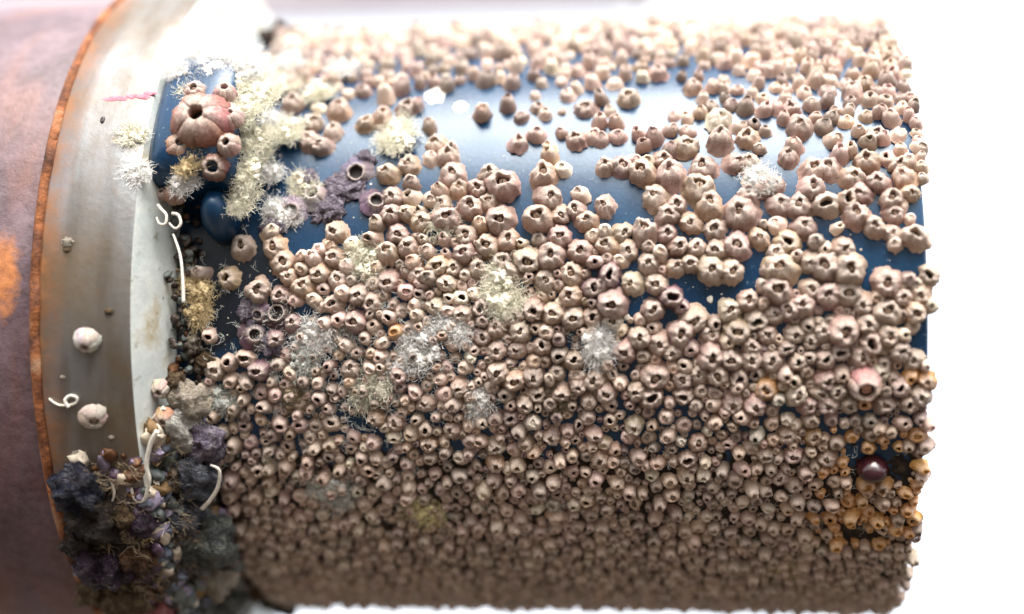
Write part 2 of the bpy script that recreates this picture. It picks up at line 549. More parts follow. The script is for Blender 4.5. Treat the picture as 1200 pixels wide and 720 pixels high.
TONE = {'w': (0.60, 0.475, 0.385), 'p': (0.53, 0.37, 0.325), 't': (0.60, 0.44, 0.31), 'c': (0.78, 0.68, 0.53), 'm': (0.30, 0.18, 0.20), 'g': (0.62, 0.34, 0.12)}
TWORD = {'w': 'beige', 'p': 'pinkish', 't': 'tan', 'c': 'cream', 'm': 'purplish', 'g': 'orange-tan'}

TRACED = """-72.0,62.6,2.46w -77.9,57.5,2.15w -63.8,54.2,2.91t -67.5,48.6,2.86w -74.4,46.9,2.08w -57.8,54.0,2.38p -52.9,53.8,2.64w -47.3,50.6,2.08p -64.6,70.6,2.24p -57.9,61.7,1.63w -51.2,71.5,2.52w -43.9,60.9,2.15p -42.8,54.2,2.63w -37.4,45.8,2.56p -33.8,51.6,2.08p -38.4,58.5,2.13p -47.2,45.5,2.31p -51.3,45.0,2.05w -65.7,42.1,3.32w -52.7,39.7,3.28t -67.9,36.7,2.77t -65.4,37.1,2.01w -44.9,36.6,2.75t -40.5,37.5,3.00t -40.5,43.1,2.54w -34.9,40.3,2.77p -31.9,40.7,2.01p -58.8,32.5,2.98p -55.6,31.6,2.97p -53.2,34.5,2.74w -38.8,33.0,2.23p -59.3,36.9,3.01c -58.6,40.9,2.03c -29.4,59.0,2.40w -25.6,56.0,2.11w -29.7,52.1,1.56w -21.3,52.6,2.34w -20.2,58.5,2.12p -17.8,49.6,1.80w -14.4,47.6,2.56w -24.0,68.1,1.92w -11.6,58.1,2.64w -15.3,58.3,2.12w -9.6,63.6,2.16w -7.1,46.7,2.29w -0.1,54.0,2.86p 5.1,55.5,2.09w 0.8,67.5,1.91w -3.6,68.0,2.19w 11.3,66.5,2.17w -14.4,38.3,2.49t -7.5,40.1,2.25p -3.8,37.6,2.23p 0.0,40.0,1.99w -0.7,43.1,1.51w 2.1,38.0,1.98w -4.4,31.1,2.68p 0.4,33.1,2.45p 4.0,30.1,1.94t 7.9,42.9,2.26w 12.5,39.2,2.97p 13.0,52.7,2.32w 14.3,46.1,2.27w 10.5,50.0,1.79w 6.8,33.4,1.71p 10.8,31.6,2.67p 14.6,32.4,2.43p 10.3,44.5,1.76w -27.6,35.4,1.98w -25.1,31.4,2.95t -21.5,30.1,1.96w 6.6,38.8,1.24p 20.5,64.2,1.88w 24.8,62.6,2.13w 17.5,56.6,2.09w 21.7,53.9,2.07w 26.9,51.5,2.05t 31.4,48.6,2.79p 32.5,53.5,1.80w 38.6,52.9,1.79w 35.0,52.6,1.54p 20.3,45.9,2.27w 23.8,41.4,2.98w 16.9,41.6,2.24w 16.7,49.1,2.29w 22.8,48.3,2.03p 40.7,44.2,2.74t 42.4,47.6,1.51p 45.6,44.0,1.99p 48.6,43.4,1.74w 52.0,43.3,1.98p 53.0,49.2,2.02w 49.1,57.9,1.82w 46.7,52.9,1.79w 48.8,46.2,1.75w 44.1,51.5,1.78w 59.0,49.6,2.77p 60.8,48.3,2.01w 54.0,38.2,2.44p 58.3,37.7,2.19p 50.2,39.3,2.21p 48.9,40.8,1.48w 55.8,42.1,1.73w 45.3,38.9,1.96w 42.3,37.5,1.96t 43.0,40.9,1.73w 38.9,36.2,1.95w 35.5,36.8,1.71p 34.5,33.7,2.18p 20.9,35.3,2.20p 20.9,32.3,2.43p 17.1,31.9,2.43p 16.5,35.4,2.20w 18.9,38.5,1.97w 30.6,31.7,2.42p 26.7,32.6,1.94p 27.7,30.1,2.17p 38.2,29.5,3.36t 38.8,33.2,2.18p 46.8,30.6,3.36p 47.0,35.2,3.40c 53.5,31.3,2.88t 55.6,34.6,1.93w 51.7,33.8,2.17w 34.3,28.8,2.40p 56.6,29.2,1.91w 58.3,32.8,1.68w 65.1,29.1,2.38p 62.9,48.8,2.26p 66.9,33.1,3.36p 72.6,33.4,2.40w 78.4,34.5,2.16t 83.7,35.7,1.92t 85.4,31.5,2.85p 83.3,29.9,2.37w 89.7,34.7,2.39w 81.3,41.5,2.93p 75.2,42.1,2.21p 69.3,41.8,2.21w 64.6,43.0,1.97p 68.0,46.2,1.99w 72.2,44.9,2.23w 87.2,30.6,1.90p 81.4,32.4,1.91w 91.0,31.4,2.37w 74.6,30.5,2.14w 78.5,28.5,2.13w 91.0,28.2,1.89w 86.7,47.4,2.24t 82.2,47.0,1.99w 90.5,44.4,2.46w -37.2,25.3,2.92t -32.0,27.1,2.92t -31.1,23.4,2.42w -35.8,20.9,2.89p -35.6,17.8,2.88p -30.9,20.8,2.41c -31.2,17.7,2.64t -28.2,16.3,2.87t -28.3,18.0,1.92w -39.3,16.1,2.40w -34.1,14.2,2.87p -31.3,11.7,2.86t -36.6,10.8,3.10t -40.1,13.4,2.39t -29.0,14.0,1.19c -27.4,11.3,1.90t -29.8,9.1,2.37t -38.9,8.5,2.14t -36.0,6.3,2.85p -31.7,7.5,1.42w -28.8,7.2,2.37w -49.5,14.9,2.88w -65.5,12.3,3.13t -66.7,14.7,2.41c -63.3,9.7,3.36t -58.5,10.6,1.92t -61.2,7.1,2.39t -57.9,8.4,2.15t -53.2,7.7,2.63t -55.0,10.0,2.39w -53.6,11.6,2.16p -49.7,10.2,2.63t -51.3,12.5,1.92t -49.0,6.4,2.38w -57.3,5.5,2.87t -46.2,8.6,2.38w -52.4,5.1,1.91w -39.8,6.0,2.14w -68.5,5.5,2.40w -45.4,12.5,2.39c -60.5,24.9,1.96c -26.8,28.6,2.44w -22.3,28.6,2.92w -20.5,25.1,3.63p -23.7,21.6,2.41t -18.9,22.1,2.65t -14.5,22.4,2.64p -11.3,24.9,2.89w -7.5,22.7,4.32p -26.0,20.4,2.16w -15.7,18.6,3.35p -21.9,16.6,3.82p -23.0,19.3,2.64w -11.0,19.5,2.63t -8.0,16.4,4.04p -13.2,15.7,2.38t -6.0,12.8,3.07t -10.9,11.8,3.31t -16.5,13.9,3.09w -16.9,10.9,3.08p -22.0,13.1,1.90w -25.1,13.0,1.43c -26.0,11.0,2.14w -23.5,8.7,3.08t -19.7,8.4,2.60t -21.1,5.8,2.60c -16.8,7.1,1.65w -13.3,8.0,2.60w -8.0,9.2,2.83w -6.4,7.0,3.06w -11.6,6.4,1.89w -25.4,6.5,2.13w -2.6,12.4,1.65c -1.2,9.5,3.53w 1.6,12.9,2.12w 1.3,16.7,3.79p 3.8,20.4,3.57p 2.8,24.4,3.60t 6.8,17.3,2.61w 11.9,20.7,2.38w 11.0,17.9,2.61w 13.6,15.9,2.83t 6.8,13.3,3.07p 4.5,9.8,3.76p 3.1,5.7,2.82w 9.7,6.9,3.05t 12.0,10.7,3.29p 15.3,13.5,2.35w 15.3,9.0,2.34p 7.5,25.8,2.40c 4.1,28.1,2.42t 18.1,26.0,2.64w 22.4,25.9,3.11p 27.6,24.7,3.81t 25.3,27.4,2.16p 28.6,26.6,2.39t 34.2,23.9,4.04p 32.4,27.3,2.63p 42.3,25.6,3.57p 41.2,21.3,4.25t 30.6,19.9,3.54w 35.5,18.6,2.82p 33.1,16.8,3.05p 39.1,15.4,3.04t 43.9,18.2,3.75t 44.7,14.2,2.80w 51.2,16.8,4.44p 53.2,19.8,2.81p 55.2,22.6,3.30c 50.3,26.3,2.85p 53.6,26.2,2.85t 56.5,21.1,2.35p 17.9,18.5,2.84w 17.9,13.8,2.35w 18.3,11.9,2.82t 22.3,13.8,2.58w 27.7,13.7,3.28w 33.1,13.7,2.57p 23.7,10.9,2.81w 21.8,9.0,2.10w 28.6,11.2,1.87w 31.6,10.2,2.33w 28.6,8.6,2.80w 35.8,11.4,2.80p 40.2,11.2,2.56w 45.0,11.0,2.79w 50.1,11.6,3.72p 55.6,12.5,2.79t 38.5,8.5,2.56w 35.0,7.9,2.33w 32.0,7.6,1.40w 43.6,7.5,3.48w 48.8,7.2,3.01w 19.0,6.8,3.04mo 24.6,5.2,2.80c 30.6,5.2,2.79w 17.6,4.9,2.34p 56.3,4.7,1.85w 57.3,7.1,1.62w 56.7,15.1,1.40w 63.5,27.2,2.84p 59.4,22.1,3.06p 69.3,24.5,3.29p 73.5,24.8,3.06p 76.0,27.0,2.36p 78.8,22.9,3.51t 82.4,26.1,3.29t 84.7,22.1,3.03p 80.4,20.1,3.03p 68.3,21.2,3.51p 71.8,18.2,3.49o 76.8,18.8,2.79to 79.1,16.1,3.47p 74.4,14.2,1.76c 60.5,18.3,3.04p 65.6,18.3,3.26p 59.9,15.0,2.33w 66.2,14.3,3.01p 62.5,12.0,3.24to 59.6,9.9,2.54w 64.2,9.4,1.85o 69.1,11.9,2.31o 71.1,10.8,1.85w 75.6,10.7,2.99w 67.6,8.6,2.77w 71.4,7.6,3.68p 76.8,7.3,3.90w 72.8,8.9,1.84w 60.5,7.3,3.92t 83.5,14.1,2.77w 87.7,16.4,2.77p 87.5,19.0,3.01w 87.5,13.1,2.53w 87.8,11.4,2.20w 92.6,12.5,3.44o 91.7,15.7,1.61w 90.1,18.0,1.85w 91.1,22.8,3.03t 92.2,20.0,2.55t 90.1,25.3,2.58t 92.5,26.0,2.11w 87.5,26.8,2.35p 85.6,5.1,3.43p 90.6,5.3,2.06p 95.5,6.2,2.28o 92.3,4.7,1.83w 89.2,4.7,1.83w -76.9,7.0,2.64to -69.5,4.6,2.88w -63.6,4.1,2.39p -59.7,3.1,1.91p -49.9,2.4,2.38o -47.5,4.4,2.14o -54.8,3.2,2.15w -53.3,2.2,1.67w -51.4,-0.9,2.14o -48.5,-0.3,2.14p -46.4,-4.6,2.00o -82.0,-2.8,2.16o -60.2,-0.9,2.39m -64.6,-3.2,2.39m -72.6,-6.7,2.40o -76.9,-7.4,2.16w -81.1,-8.5,2.65c -68.8,-8.5,2.88m -64.3,-7.6,2.16w -61.3,-9.2,2.16w -69.2,-12.5,1.93p -72.9,-10.5,1.92w -76.9,-10.5,2.17w -62.2,-11.2,1.92w -57.7,-10.8,1.92w -54.3,-10.8,1.91w -65.8,-12.8,1.92p -61.4,-13.1,1.68w -54.1,-13.5,2.16p -73.8,-13.8,1.93w -68.5,-15.1,1.93w -59.1,-14.5,1.92w -40.3,2.6,2.61w -43.6,4.1,2.62w -34.7,2.3,1.52w -31.6,4.3,2.13p -27.3,6.2,2.37p -28.2,4.0,1.89p -29.2,2.1,1.99w -28.7,0.4,1.89o -35.9,0.1,2.13w -32.6,1.2,1.89w -39.8,-1.3,1.90o -44.1,-0.7,2.85p -42.0,-3.2,1.81o -20.6,3.3,1.65c -17.7,3.3,2.12c -14.4,3.9,1.89c -23.9,1.8,2.36c -17.3,0.6,2.59w -12.5,1.7,2.35po -28.8,-1.5,1.66o -30.7,-2.0,1.89w -34.1,-2.3,2.13g -12.5,-0.7,1.88w -9.0,-1.9,2.59w -12.6,-3.2,2.35p -8.9,-5.5,2.59w -14.6,-5.5,1.65w -15.5,-6.8,1.42c -19.8,-4.2,1.89w -8.7,-9.0,2.83w -10.8,-11.6,2.13o -22.1,-13.0,2.14po -19.8,-14.5,2.14w -15.4,-13.5,2.13w -18.4,-11.6,2.37w -45.9,-8.6,2.38w -41.0,-8.3,1.90o -33.9,-9.6,2.38p -37.5,-4.2,1.90w -38.0,-6.4,1.90o -27.0,-14.5,2.38w -29.7,-12.5,2.14w -23.3,-10.3,1.90o -17.0,-8.4,1.89w 9.6,3.4,2.81t 14.6,4.6,2.80mo 19.7,2.1,3.73p 15.0,-0.0,2.57to 10.1,-0.3,2.81w 4.9,0.5,2.81w 0.2,1.3,3.05po -5.0,0.1,2.82w -3.1,-2.4,2.82w 0.9,-1.8,1.64w 3.5,-2.5,2.11w 6.8,2.5,1.40c 19.4,-0.8,2.33c -4.1,-5.4,2.35w -0.6,-5.1,1.41w 2.2,-4.8,2.35o 6.4,-6.2,2.11o 0.1,-7.5,1.88t 3.1,-7.5,1.64t 6.5,-3.7,1.87p 9.9,-7.2,2.58o 18.3,-8.0,1.87o 23.0,-5.7,2.80p 22.1,-8.3,1.40w 19.5,-9.6,1.78w 15.2,-10.4,2.72w 10.8,-9.9,2.11w 11.0,-11.5,2.25w 6.1,-9.2,1.97o 4.2,-10.5,1.88w -4.5,-10.5,2.83t 0.6,-12.9,2.36o -2.3,-14.6,2.37w -6.8,-12.9,2.13w 7.0,-12.6,2.35w 18.0,-12.6,2.58w 13.7,-14.1,2.12w 21.5,-11.0,1.97w 18.7,-14.6,1.88w 4.1,-14.6,2.12w 24.0,-0.7,0.84c -0.0,-9.8,2.82w 33.8,3.1,2.79mo 29.6,0.7,2.79w 36.8,1.4,2.09m 39.5,-0.5,3.24w 48.2,0.9,2.87c 52.4,2.4,2.77p 44.5,-1.4,2.08w 50.2,-2.4,3.47t 54.4,-0.7,2.77o 58.5,-0.1,2.30w 56.2,1.9,1.84w 59.5,3.9,3.69p 62.6,0.9,2.76p 57.3,-3.3,2.31w 47.5,-4.4,2.08w 43.4,-3.4,2.32w 36.2,-3.1,3.25p 30.9,-4.6,2.79w 34.4,-6.0,2.32w 38.8,-5.4,2.09p 43.3,-6.5,3.25p 48.4,-7.3,2.78w 53.4,-5.2,2.22w 53.4,-7.3,2.77w 58.4,-7.7,2.77w 61.6,-5.3,2.21o 59.8,-4.0,1.38w 64.3,-7.7,2.30o 61.2,-9.5,2.08w 50.5,-10.3,2.55o 54.8,-9.8,1.94w 45.2,-9.8,2.69w 41.0,-9.8,2.32w 37.4,-8.4,2.09w 36.6,-10.7,2.56p 36.9,-13.3,2.33o 33.6,-14.6,1.64w 41.0,-12.5,1.86w 44.3,-13.0,2.10p 49.8,-12.0,1.86w 57.1,-12.1,2.78g 59.9,-13.8,1.86c 53.9,-14.6,2.79p 48.9,-14.3,2.56p 44.3,-14.9,1.87w 40.1,-14.9,1.87w 26.1,-3.5,2.79w 29.6,-2.0,1.77w 26.6,-0.7,1.63w 27.2,-6.5,1.86o 29.9,-10.1,3.50w 29.0,-13.6,2.81o 25.7,-12.3,2.57w 25.3,-9.9,1.40w 67.2,4.0,2.53w 71.7,3.0,3.21p 76.2,3.3,3.21w 79.9,1.6,2.75w 65.5,1.2,2.99p 89.1,2.6,2.51p 93.6,3.2,2.51t 85.3,0.3,3.43w 91.8,0.3,2.74t 91.5,-2.0,1.82o 89.1,-3.5,2.06w 85.5,-3.3,2.97w 81.0,-1.6,2.75w 74.9,-2.5,3.90p 78.8,-2.2,1.37w 66.6,-1.5,1.84w 63.7,-3.1,2.53w 67.5,-4.0,2.30w 70.4,-3.1,2.53w 81.2,-4.8,2.98o 74.5,-6.0,2.30o 70.9,-7.4,2.53o 78.8,-6.8,2.75p 88.2,-6.2,2.74w 91.6,-7.5,2.29c 84.9,-8.1,2.29p 84.0,-9.3,2.29c 74.8,-9.6,2.07w 70.5,-10.5,2.54p 67.3,-11.4,1.29w 69.4,-12.7,2.31w 74.2,-12.7,2.40w 63.7,-10.8,1.85t 64.0,-13.0,2.78c 91.0,-10.1,2.06g 95.0,-10.9,2.29g 88.8,-12.0,2.52o 85.2,-12.9,1.84o 87.0,-10.5,1.83w 91.2,-14.7,2.30o 93.4,-13.4,2.52w 84.9,-14.7,2.53w 80.4,-14.7,1.85g 71.8,-14.6,2.78p 76.8,-15.0,2.31w 66.8,-15.0,2.32p -73.8,12.3,3.28w -76.3,22.0,3.18o -83.9,7.7,2.17w"""

ENT = []      # x, a, r(m), tone, gaping
for e in TRACED.split():
    p_ = e.split(',')
    rr = ''.join(c for c in p_[2] if c in '0123456789.')
    fl = p_[2][len(rr):]
    ENT.append([float(p_[0]) / 1000, float(p_[1]), float(rr) / 1000 * (1.02 if float(p_[1]) < 8 else 0.95), next((c for c in fl if c in TONE), 'w'), 'o' in fl])


def inside(poly, x, a):
    c = False
    for i in range(len(poly)):
        (x1, y1), (x2, y2) = poly[i], poly[i - 1]
        if (y1 > a) != (y2 > a) and x < (x2 - x1) * (a - y1) / (y2 - y1) + x1:
            c = not c
    return c


GAPS = [[(-48.0, -16.8), (-40.2, -16.5), (-41.0, -19.6), (-47.6, -19.6)], [(57.6, -13.9), (64.8, -13.6), (64.9, -17.1), (58.7, -17.4)],
        [(76, -23.0), (94.0, -22.5), (93.1, -28.6), (77.0, -28.6)], [(76.0, -38.7), (88.0, -40.1), (87.4, -43.3), (77.5, -42.0)]]
P_RT = [(51.0, 80), (95, 80), (94.5, 32.9), (80.8, 35.1), (60.6, 35.5), (56.1, 45.7), (38.8, 57.8)]
P_TOP = [(-85, 120), (95, 120), (95, 57), (15, 58.0), (-29.6, 66), (-77.5, 59.3)]
P_MID = [(-13.5, 3.8), (20.4, 3.6), (23.4, -4.1), (28.6, -3.4), (36.9, -8.4), (75.9, -9.9), (95.0, -7.2), (95, -15.7), (-84.5, -15.7), (-85.0, -11.0), (-70.3, -8.1), (-43.7, 4.0)]
CELL = {}
CS = 0.006


def add_cell(e):
    CELL.setdefault((int(e[0] // CS), int(math.radians(e[1]) * R // CS)), []).append(e)


def free(x, a, r, tight):
    cx_, cy_ = int(x // CS), int(math.radians(a) * R // CS)
    for i in (-1, 0, 1):
        for j in (-1, 0, 1):
            for e in CELL.get((cx_ + i, cy_ + j), ()):
                if (e[0] - x) ** 2 + (math.radians(e[1] - a) * R) ** 2 < (tight * (e[2] + r)) ** 2:
                    return False
    return True


SPECIAL = [(0.0802, -11.1, 0.0037), (-0.0455, 25.8, 0.0036), (-0.0614, 19.4, 0.0034), (-0.046, 20.6, 0.0034), (-0.0703, -2.3, 0.0032), (-0.0636, 0.4, 0.0030), (0.0836, -26.1, 0.0035)]
for e in ENT:
    add_cell(e)
for s_ in SPECIAL:
    ENT_ = [*s_, 'x', False]
    add_cell(ENT_)


def fill(n, region, rlo, rhi, tight, tones):
    for _ in range(n):
        x, a, r = region()
        if x is None:
            continue
        r = r * rnd.uniform(rlo, rhi)
        if any(inside(q, x * 1000, a) for q in GAPS) or not free(x, a, r, tight):
            continue
        e = [x, a, r, rnd.choice('ggt') if x > 0.068 and -44 < a < -19 else rnd.choice(tones), rnd.random() < 0.2]
        ENT.append(e)
        add_cell(e)


def in_poly(poly, r, xlo, xhi, alo, ahi, keep=1.0):
    def f():
        x, a = rnd.uniform(xlo, xhi), rnd.uniform(alo, ahi)
        return (x / 1000, a, r) if inside(poly, x, a) and rnd.random() < keep else (None, 0, 0)
    return f


def low():
    a = -15.5 - 85 * rnd.random() ** 1.0
    xl = -0.0835 if a > -33 else -0.0825
    return rnd.uniform(xl, 0.0945), a, 0.00175 - 0.0004 * min(1, (-a - 15) / 45)


fill(3500, in_poly(P_RT, 0.0019, 38, 95, 32, 80), 0.85, 1.25, 0.80, 'wwppt')
fill(2500, in_poly([(54, 4), (91, 4), (91, -16), (40, -16), (38, -7)], 0.0019, 38, 92, -16, 4), 0.6, 1.1, 0.72, 'wwwpt')
fill(1800, in_poly([(-40, 14), (20, 12), (20, -4), (-60, -4)], 0.0017, -60, 20, -4, 14), 0.6, 1.1, 0.74, 'wwwpt')
fill(4500, in_poly(P_TOP, 0.0021, -85, 95, 57, 120, 0.9), 0.8, 1.3, 0.84, 'wwwppct')
fill(5000, in_poly(P_MID, 0.0016, -85, 95, -16, 4), 0.7, 1.1, 0.78, 'wwwpt')
fill(2600, low, 1.05, 1.45, 0.80, 'wwwppttc')
fill(9000, low, 0.75, 1.1, 0.78, 'wwwppttc')
fill(9000, low, 0.45, 0.75, 0.80, 'wwwppttm')
fill(900, in_poly([(-80, 46), (40, 46), (40, 62), (-80, 62)], 0.0019, -80, 40, 46, 62, 0.5), 0.7, 1.1, 0.9, 'wwpc')
for _ in range(330):          # round the right-hand edge of the pipe
    a = rnd.uniform(-100, 110)
    r = rnd.uniform(0.0013, 0.0021)
    x = 0.0956
    if not (8 < a < 22 or -7 < a < 0) and free(x, a, r, 0.7):
        e = [x, a, r, rnd.choice('wwpc'), False]
        ENT.append(e)
        add_cell(e)

# the 300 that show largest become things; the rest one crust
info = []
for i, e in enumerate(ENT):
    v = pt(e[0], e[1], R)
    px, py, z = project(v)
    vis = abs(e[1]) < 70 and 0 < px < 1200 and 0 < py < 715
    info.append((e[2] / z * FPX if vis else 0, px, py))
order = sorted(range(len(ENT)), key=lambda i: -info[i][0])
big = set(order[:294])
print('barnacles', len(ENT), 'smallest thing px', info[order[293]][0])

LAND = [((0.0802, -11.1), 0.011, 'beside the smooth pink barnacle'), ((0.0836, -26.1), 0.012, 'beside the glossy maroon anemone'), ((-0.052, 22), 0.013, 'beside the purple ridged barnacles'),
        ((-0.067, -1), 0.012, 'beside the dark plum barnacles'), ((0.0245, -4.5), 0.009, 'beside the white tuft below centre'), ((-0.0275, 43), 0.011, 'near the white scar patch'),
        ((0.081, 11), 0.013, 'round the bare right-hand patch'), ((0.047, 4), 0.013, 'round the small central bare patch'), ((0.027, 23), 0.016, 'round the wide upper blue patch')]


def zone(x, a):
    for (lx, la), rad, w_ in LAND:
        if (lx - x) ** 2 + (math.radians(la - a) * R) ** 2 < rad * rad:
            return w_
    row = 'on the bleached top edge' if a > 52 else 'in the upper pale band' if a > 30 else 'in the upper clusters' if a > 12 else 'in the sharp middle band' if a > -6 else 'in the crowded lower band' if a > -22 else 'in the silty lower crust'
    col = 'left' if x < -0.045 else 'centre left' if x < 0.0 else 'centre right' if x < 0.05 else 'right'
    return row + ', ' + col


def rand_tint(tn):
    c_ = TONE[tn]
    k = rnd.uniform(0.9, 1.3)
    return tuple(max(0.02, min(0.85, v * k * rnd.uniform(0.95, 1.05))) for v in c_)


labels = {}
desc = {}
for i in big:
    x, a, r, tn, gp = ENT[i]
    sz = 'large' if r > 0.0029 else 'mid-sized' if r > 0.0022 else 'small'
    lb = f"{sz} {'gaping' if gp else 'closed'} {TWORD[tn]} barnacle {zone(x, a)}"
    desc[i] = lb
    labels.setdefault(lb, []).append(i)
ORD = ['', 'first', 'second', 'third', 'fourth', 'fifth', 'sixth', 'seventh', 'eighth', 'ninth', 'tenth', 'eleventh', 'twelfth', 'thirteenth', 'fourteenth', 'fifteenth', 'sixteenth']
NUM = ['', 'one', 'two', 'three', 'four', 'five', 'six', 'seven', 'eight', 'nine', 'ten', 'eleven', 'twelve', 'thirteen', 'fourteen', 'fifteen', 'sixteen']
for lb, ids in labels.items():
    if len(ids) > 1:
        ids.sort(key=lambda i: info[i][1])
        n = len(ids)
        for k, i in enumerate(ids):
            p_ = 'leftmost' if k == 0 else 'rightmost' if k == n - 1 else 'middle' if n == 3 else f'{ORD[k + 1] if k + 1 < len(ORD) else str(k + 1) + "th"} from left'
            desc[i] = f"{lb}, {p_} of {NUM[n] if n < len(NUM) else n}"

for i in sorted(big):
    x, a, r, tn, gp = ENT[i]
    k = rnd.randrange(16, 24) if gp else rnd.randrange(16)
    sm, lm, _ = PROTO[k]
    hz = r * rnd.uniform(0.9, 1.35)
    m = frame(x, a, R, rnd.uniform(0, 6.28), rnd.uniform(0, 0.22), rnd.uniform(0, 6.28)) @ Matrix.Diagonal((r, r * rnd.uniform(0.88, 1.0), hz, 1))
    root = thing('barnacle', desc[i], 'barnacle', m, 'barnacles crowded over the blue pipe')
    put('shell', sm, root, color=rand_tint(tn))
    put('lid' if not gp else 'hollow', lm, root)

VV, FF, HH, TT = [], [], [], []
off = 0
for i, e in enumerate(ENT):
    if i in big:
        continue
    x, a, r, tn, gp = e
    V, F, hg = SMALL[rnd.randrange(24)]
    rad = R + 0.0017 * min(1, max(0, (-a - 40) / 20)) + 0.0010 * min(1, max(0, (a - 58) / 15))
    m = frame(x, a, rad, rnd.uniform(0, 6.28), rnd.uniform(0, 0.3), rnd.uniform(0, 6.28)) @ Matrix.Diagonal((r, r * rnd.uniform(0.8, 1.0), r * rnd.uniform(0.8, 1.9), 1))
    if x > 0.0954:
        m = m @ Matrix.Rotation(0.0, 4, 'X')
    A = np.array(m)
    VV.append(V @ A[:3, :3].T + A[:3, 3])
    FF.append(F + off)
    off += len(V)
    silt = 0 if tn == 'g' else min(1, max(0, (-a - 24) / 26)) * 0.55
    c_ = np.array(rand_tint(tn)) * rnd.choice((0.5, 0.7, 0.9, 1.0, 1.15)) * (1 - silt) + np.array((0.43, 0.345, 0.26)) * silt
    c_ = (c_ * 0.8 + 0.2 * c_.mean() * np.array((1.06, 1.0, 0.92))) * 0.9
    if tn == 'g':
        c_ = np.array(rand_tint('g')) * 0.95
    cc = np.repeat(np.array([[*c_, 1]]), len(V), 0)
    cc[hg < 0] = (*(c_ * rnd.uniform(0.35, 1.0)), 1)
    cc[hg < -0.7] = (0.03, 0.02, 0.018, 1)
    TT.append(cc)
    HH.append(np.clip(hg, 0, 1))
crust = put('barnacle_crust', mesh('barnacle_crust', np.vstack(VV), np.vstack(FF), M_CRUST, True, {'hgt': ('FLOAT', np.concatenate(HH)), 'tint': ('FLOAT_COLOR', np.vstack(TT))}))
tag(crust, 'crust of countless tiny beige barnacles packed over the lower pipe', 'barnacle crust', None, 'stuff')

# brown silt packed between the lower barnacles
nu, nv = 200, 150
V = []
for i in range(nu):
    x = -0.0945 + 0.189 * i / (nu - 1)
    for j in range(nv):
        a = -12 - 95 * j / (nv - 1)
        f = min(1, max(0, (-a - 13) / 14))
        q = mnoise.noise(Vector((x * 260, a * 0.45, 0))) * 0.0007 + mnoise.noise(Vector((x * 800, a * 1.4, 5))) * 0.0004
        V.append(tuple(pt(x, a, R - 0.0012 + f * 0.0015 + q * f + 0.0016 * min(1, max(0, (-a - 40) / 20)))))
silt_o = put('silt', mesh('silt', V, grid_faces(nu, nv), M_SILT))
tag(silt_o, 'brown silt caked between the lowest barnacles', 'silt', None, 'stuff')


# ---------------------------------------------------------------- large barnacles built plate by plate
def plate_mesh(seed, t0, t1, prof, nA=9):
    g_ = np.random.default_rng(seed)
    V = []
    for k in range(nA):
        u = k / (nA - 1)
        th = t0 + (t1 - t0) * u
        sag = -0.06 * (abs(2 * u - 1) ** 4)
        rib = 0.02 * math.cos(u * 4 * 2 * math.pi + g_.uniform(0, .5))
        jag = 0.08 * math.sin(u * math.pi) + g_.uniform(-0.02, 0.02)
        for (r, z) in prof:
            out = 1 + sag + rib * (1 if z > 0 else 0) + 0.09 * mnoise.noise(Vector((3 * math.cos(th), 3 * math.sin(th), 3 * z + seed))) + 0.05 * mnoise.noise(Vector((8 * math.cos(th), 8 * math.sin(th), 8 * z)))
            V.append((r * out * math.cos(th), r * out * math.sin(th), z + jag * max(0, z) ** 2))
    n = len(prof)
    F = [tuple(int(q) for q in f) for f in grid_faces(nA, n)]
    F.append(tuple(range(n)))
    F.append(tuple((nA - 1) * n + q for q in range(n - 1, -1, -1)))
    hg = np.tile(np.clip([z for _, z in prof], 0, 1), nA) ** 4
    return mesh('wall_plate', V, F, M_SHELL, True, {'hgt': ('FLOAT', hg)})


def hero(name, label, cat, mw, size, hgt, tint, seed, openness=1.0, lid=True, lidmat=None, group=None, flare=1.0):
    root = thing(name, label, cat, mw @ Matrix.Diagonal((size, size, hgt, 1)), group)
    g_ = random.Random(seed)
    o_ = openness
    prof = [(1.02 * flare, -0.1), (1.03 * flare, 0.08), (0.97, 0.30), (0.86, 0.55), (0.72, 0.78), (0.56 + .2 * (o_ - 1), 0.96), (0.44 * o_, 1.02), (0.37 * o_, 0.98), (0.34 * o_, 0.7), (0.5 * o_, 0.1)]
    cuts = [(k + g_.uniform(-0.2, 0.2)) / 6 * 2 * math.pi for k in range(6)]
    for k in range(6):
        t1 = cuts[(k + 1) % 6] + (2 * math.pi if k == 5 else 0)
        c_ = tuple(min(0.85, v * g_.uniform(0.85, 1.15)) for v in tint)
        put('wall_plate', plate_mesh(seed * 10 + k, cuts[k] - 0.01, t1 + 0.01, prof), root, color=c_)
    V, F, MI = lid_arrays(seed, (0, 0), 0.95 * o_, not lid)
    put('lid' if lid else 'hollow', mesh('lid', V, F, [lidmat or M_LID, M_HOLE], False, None, MI), root)
    return root


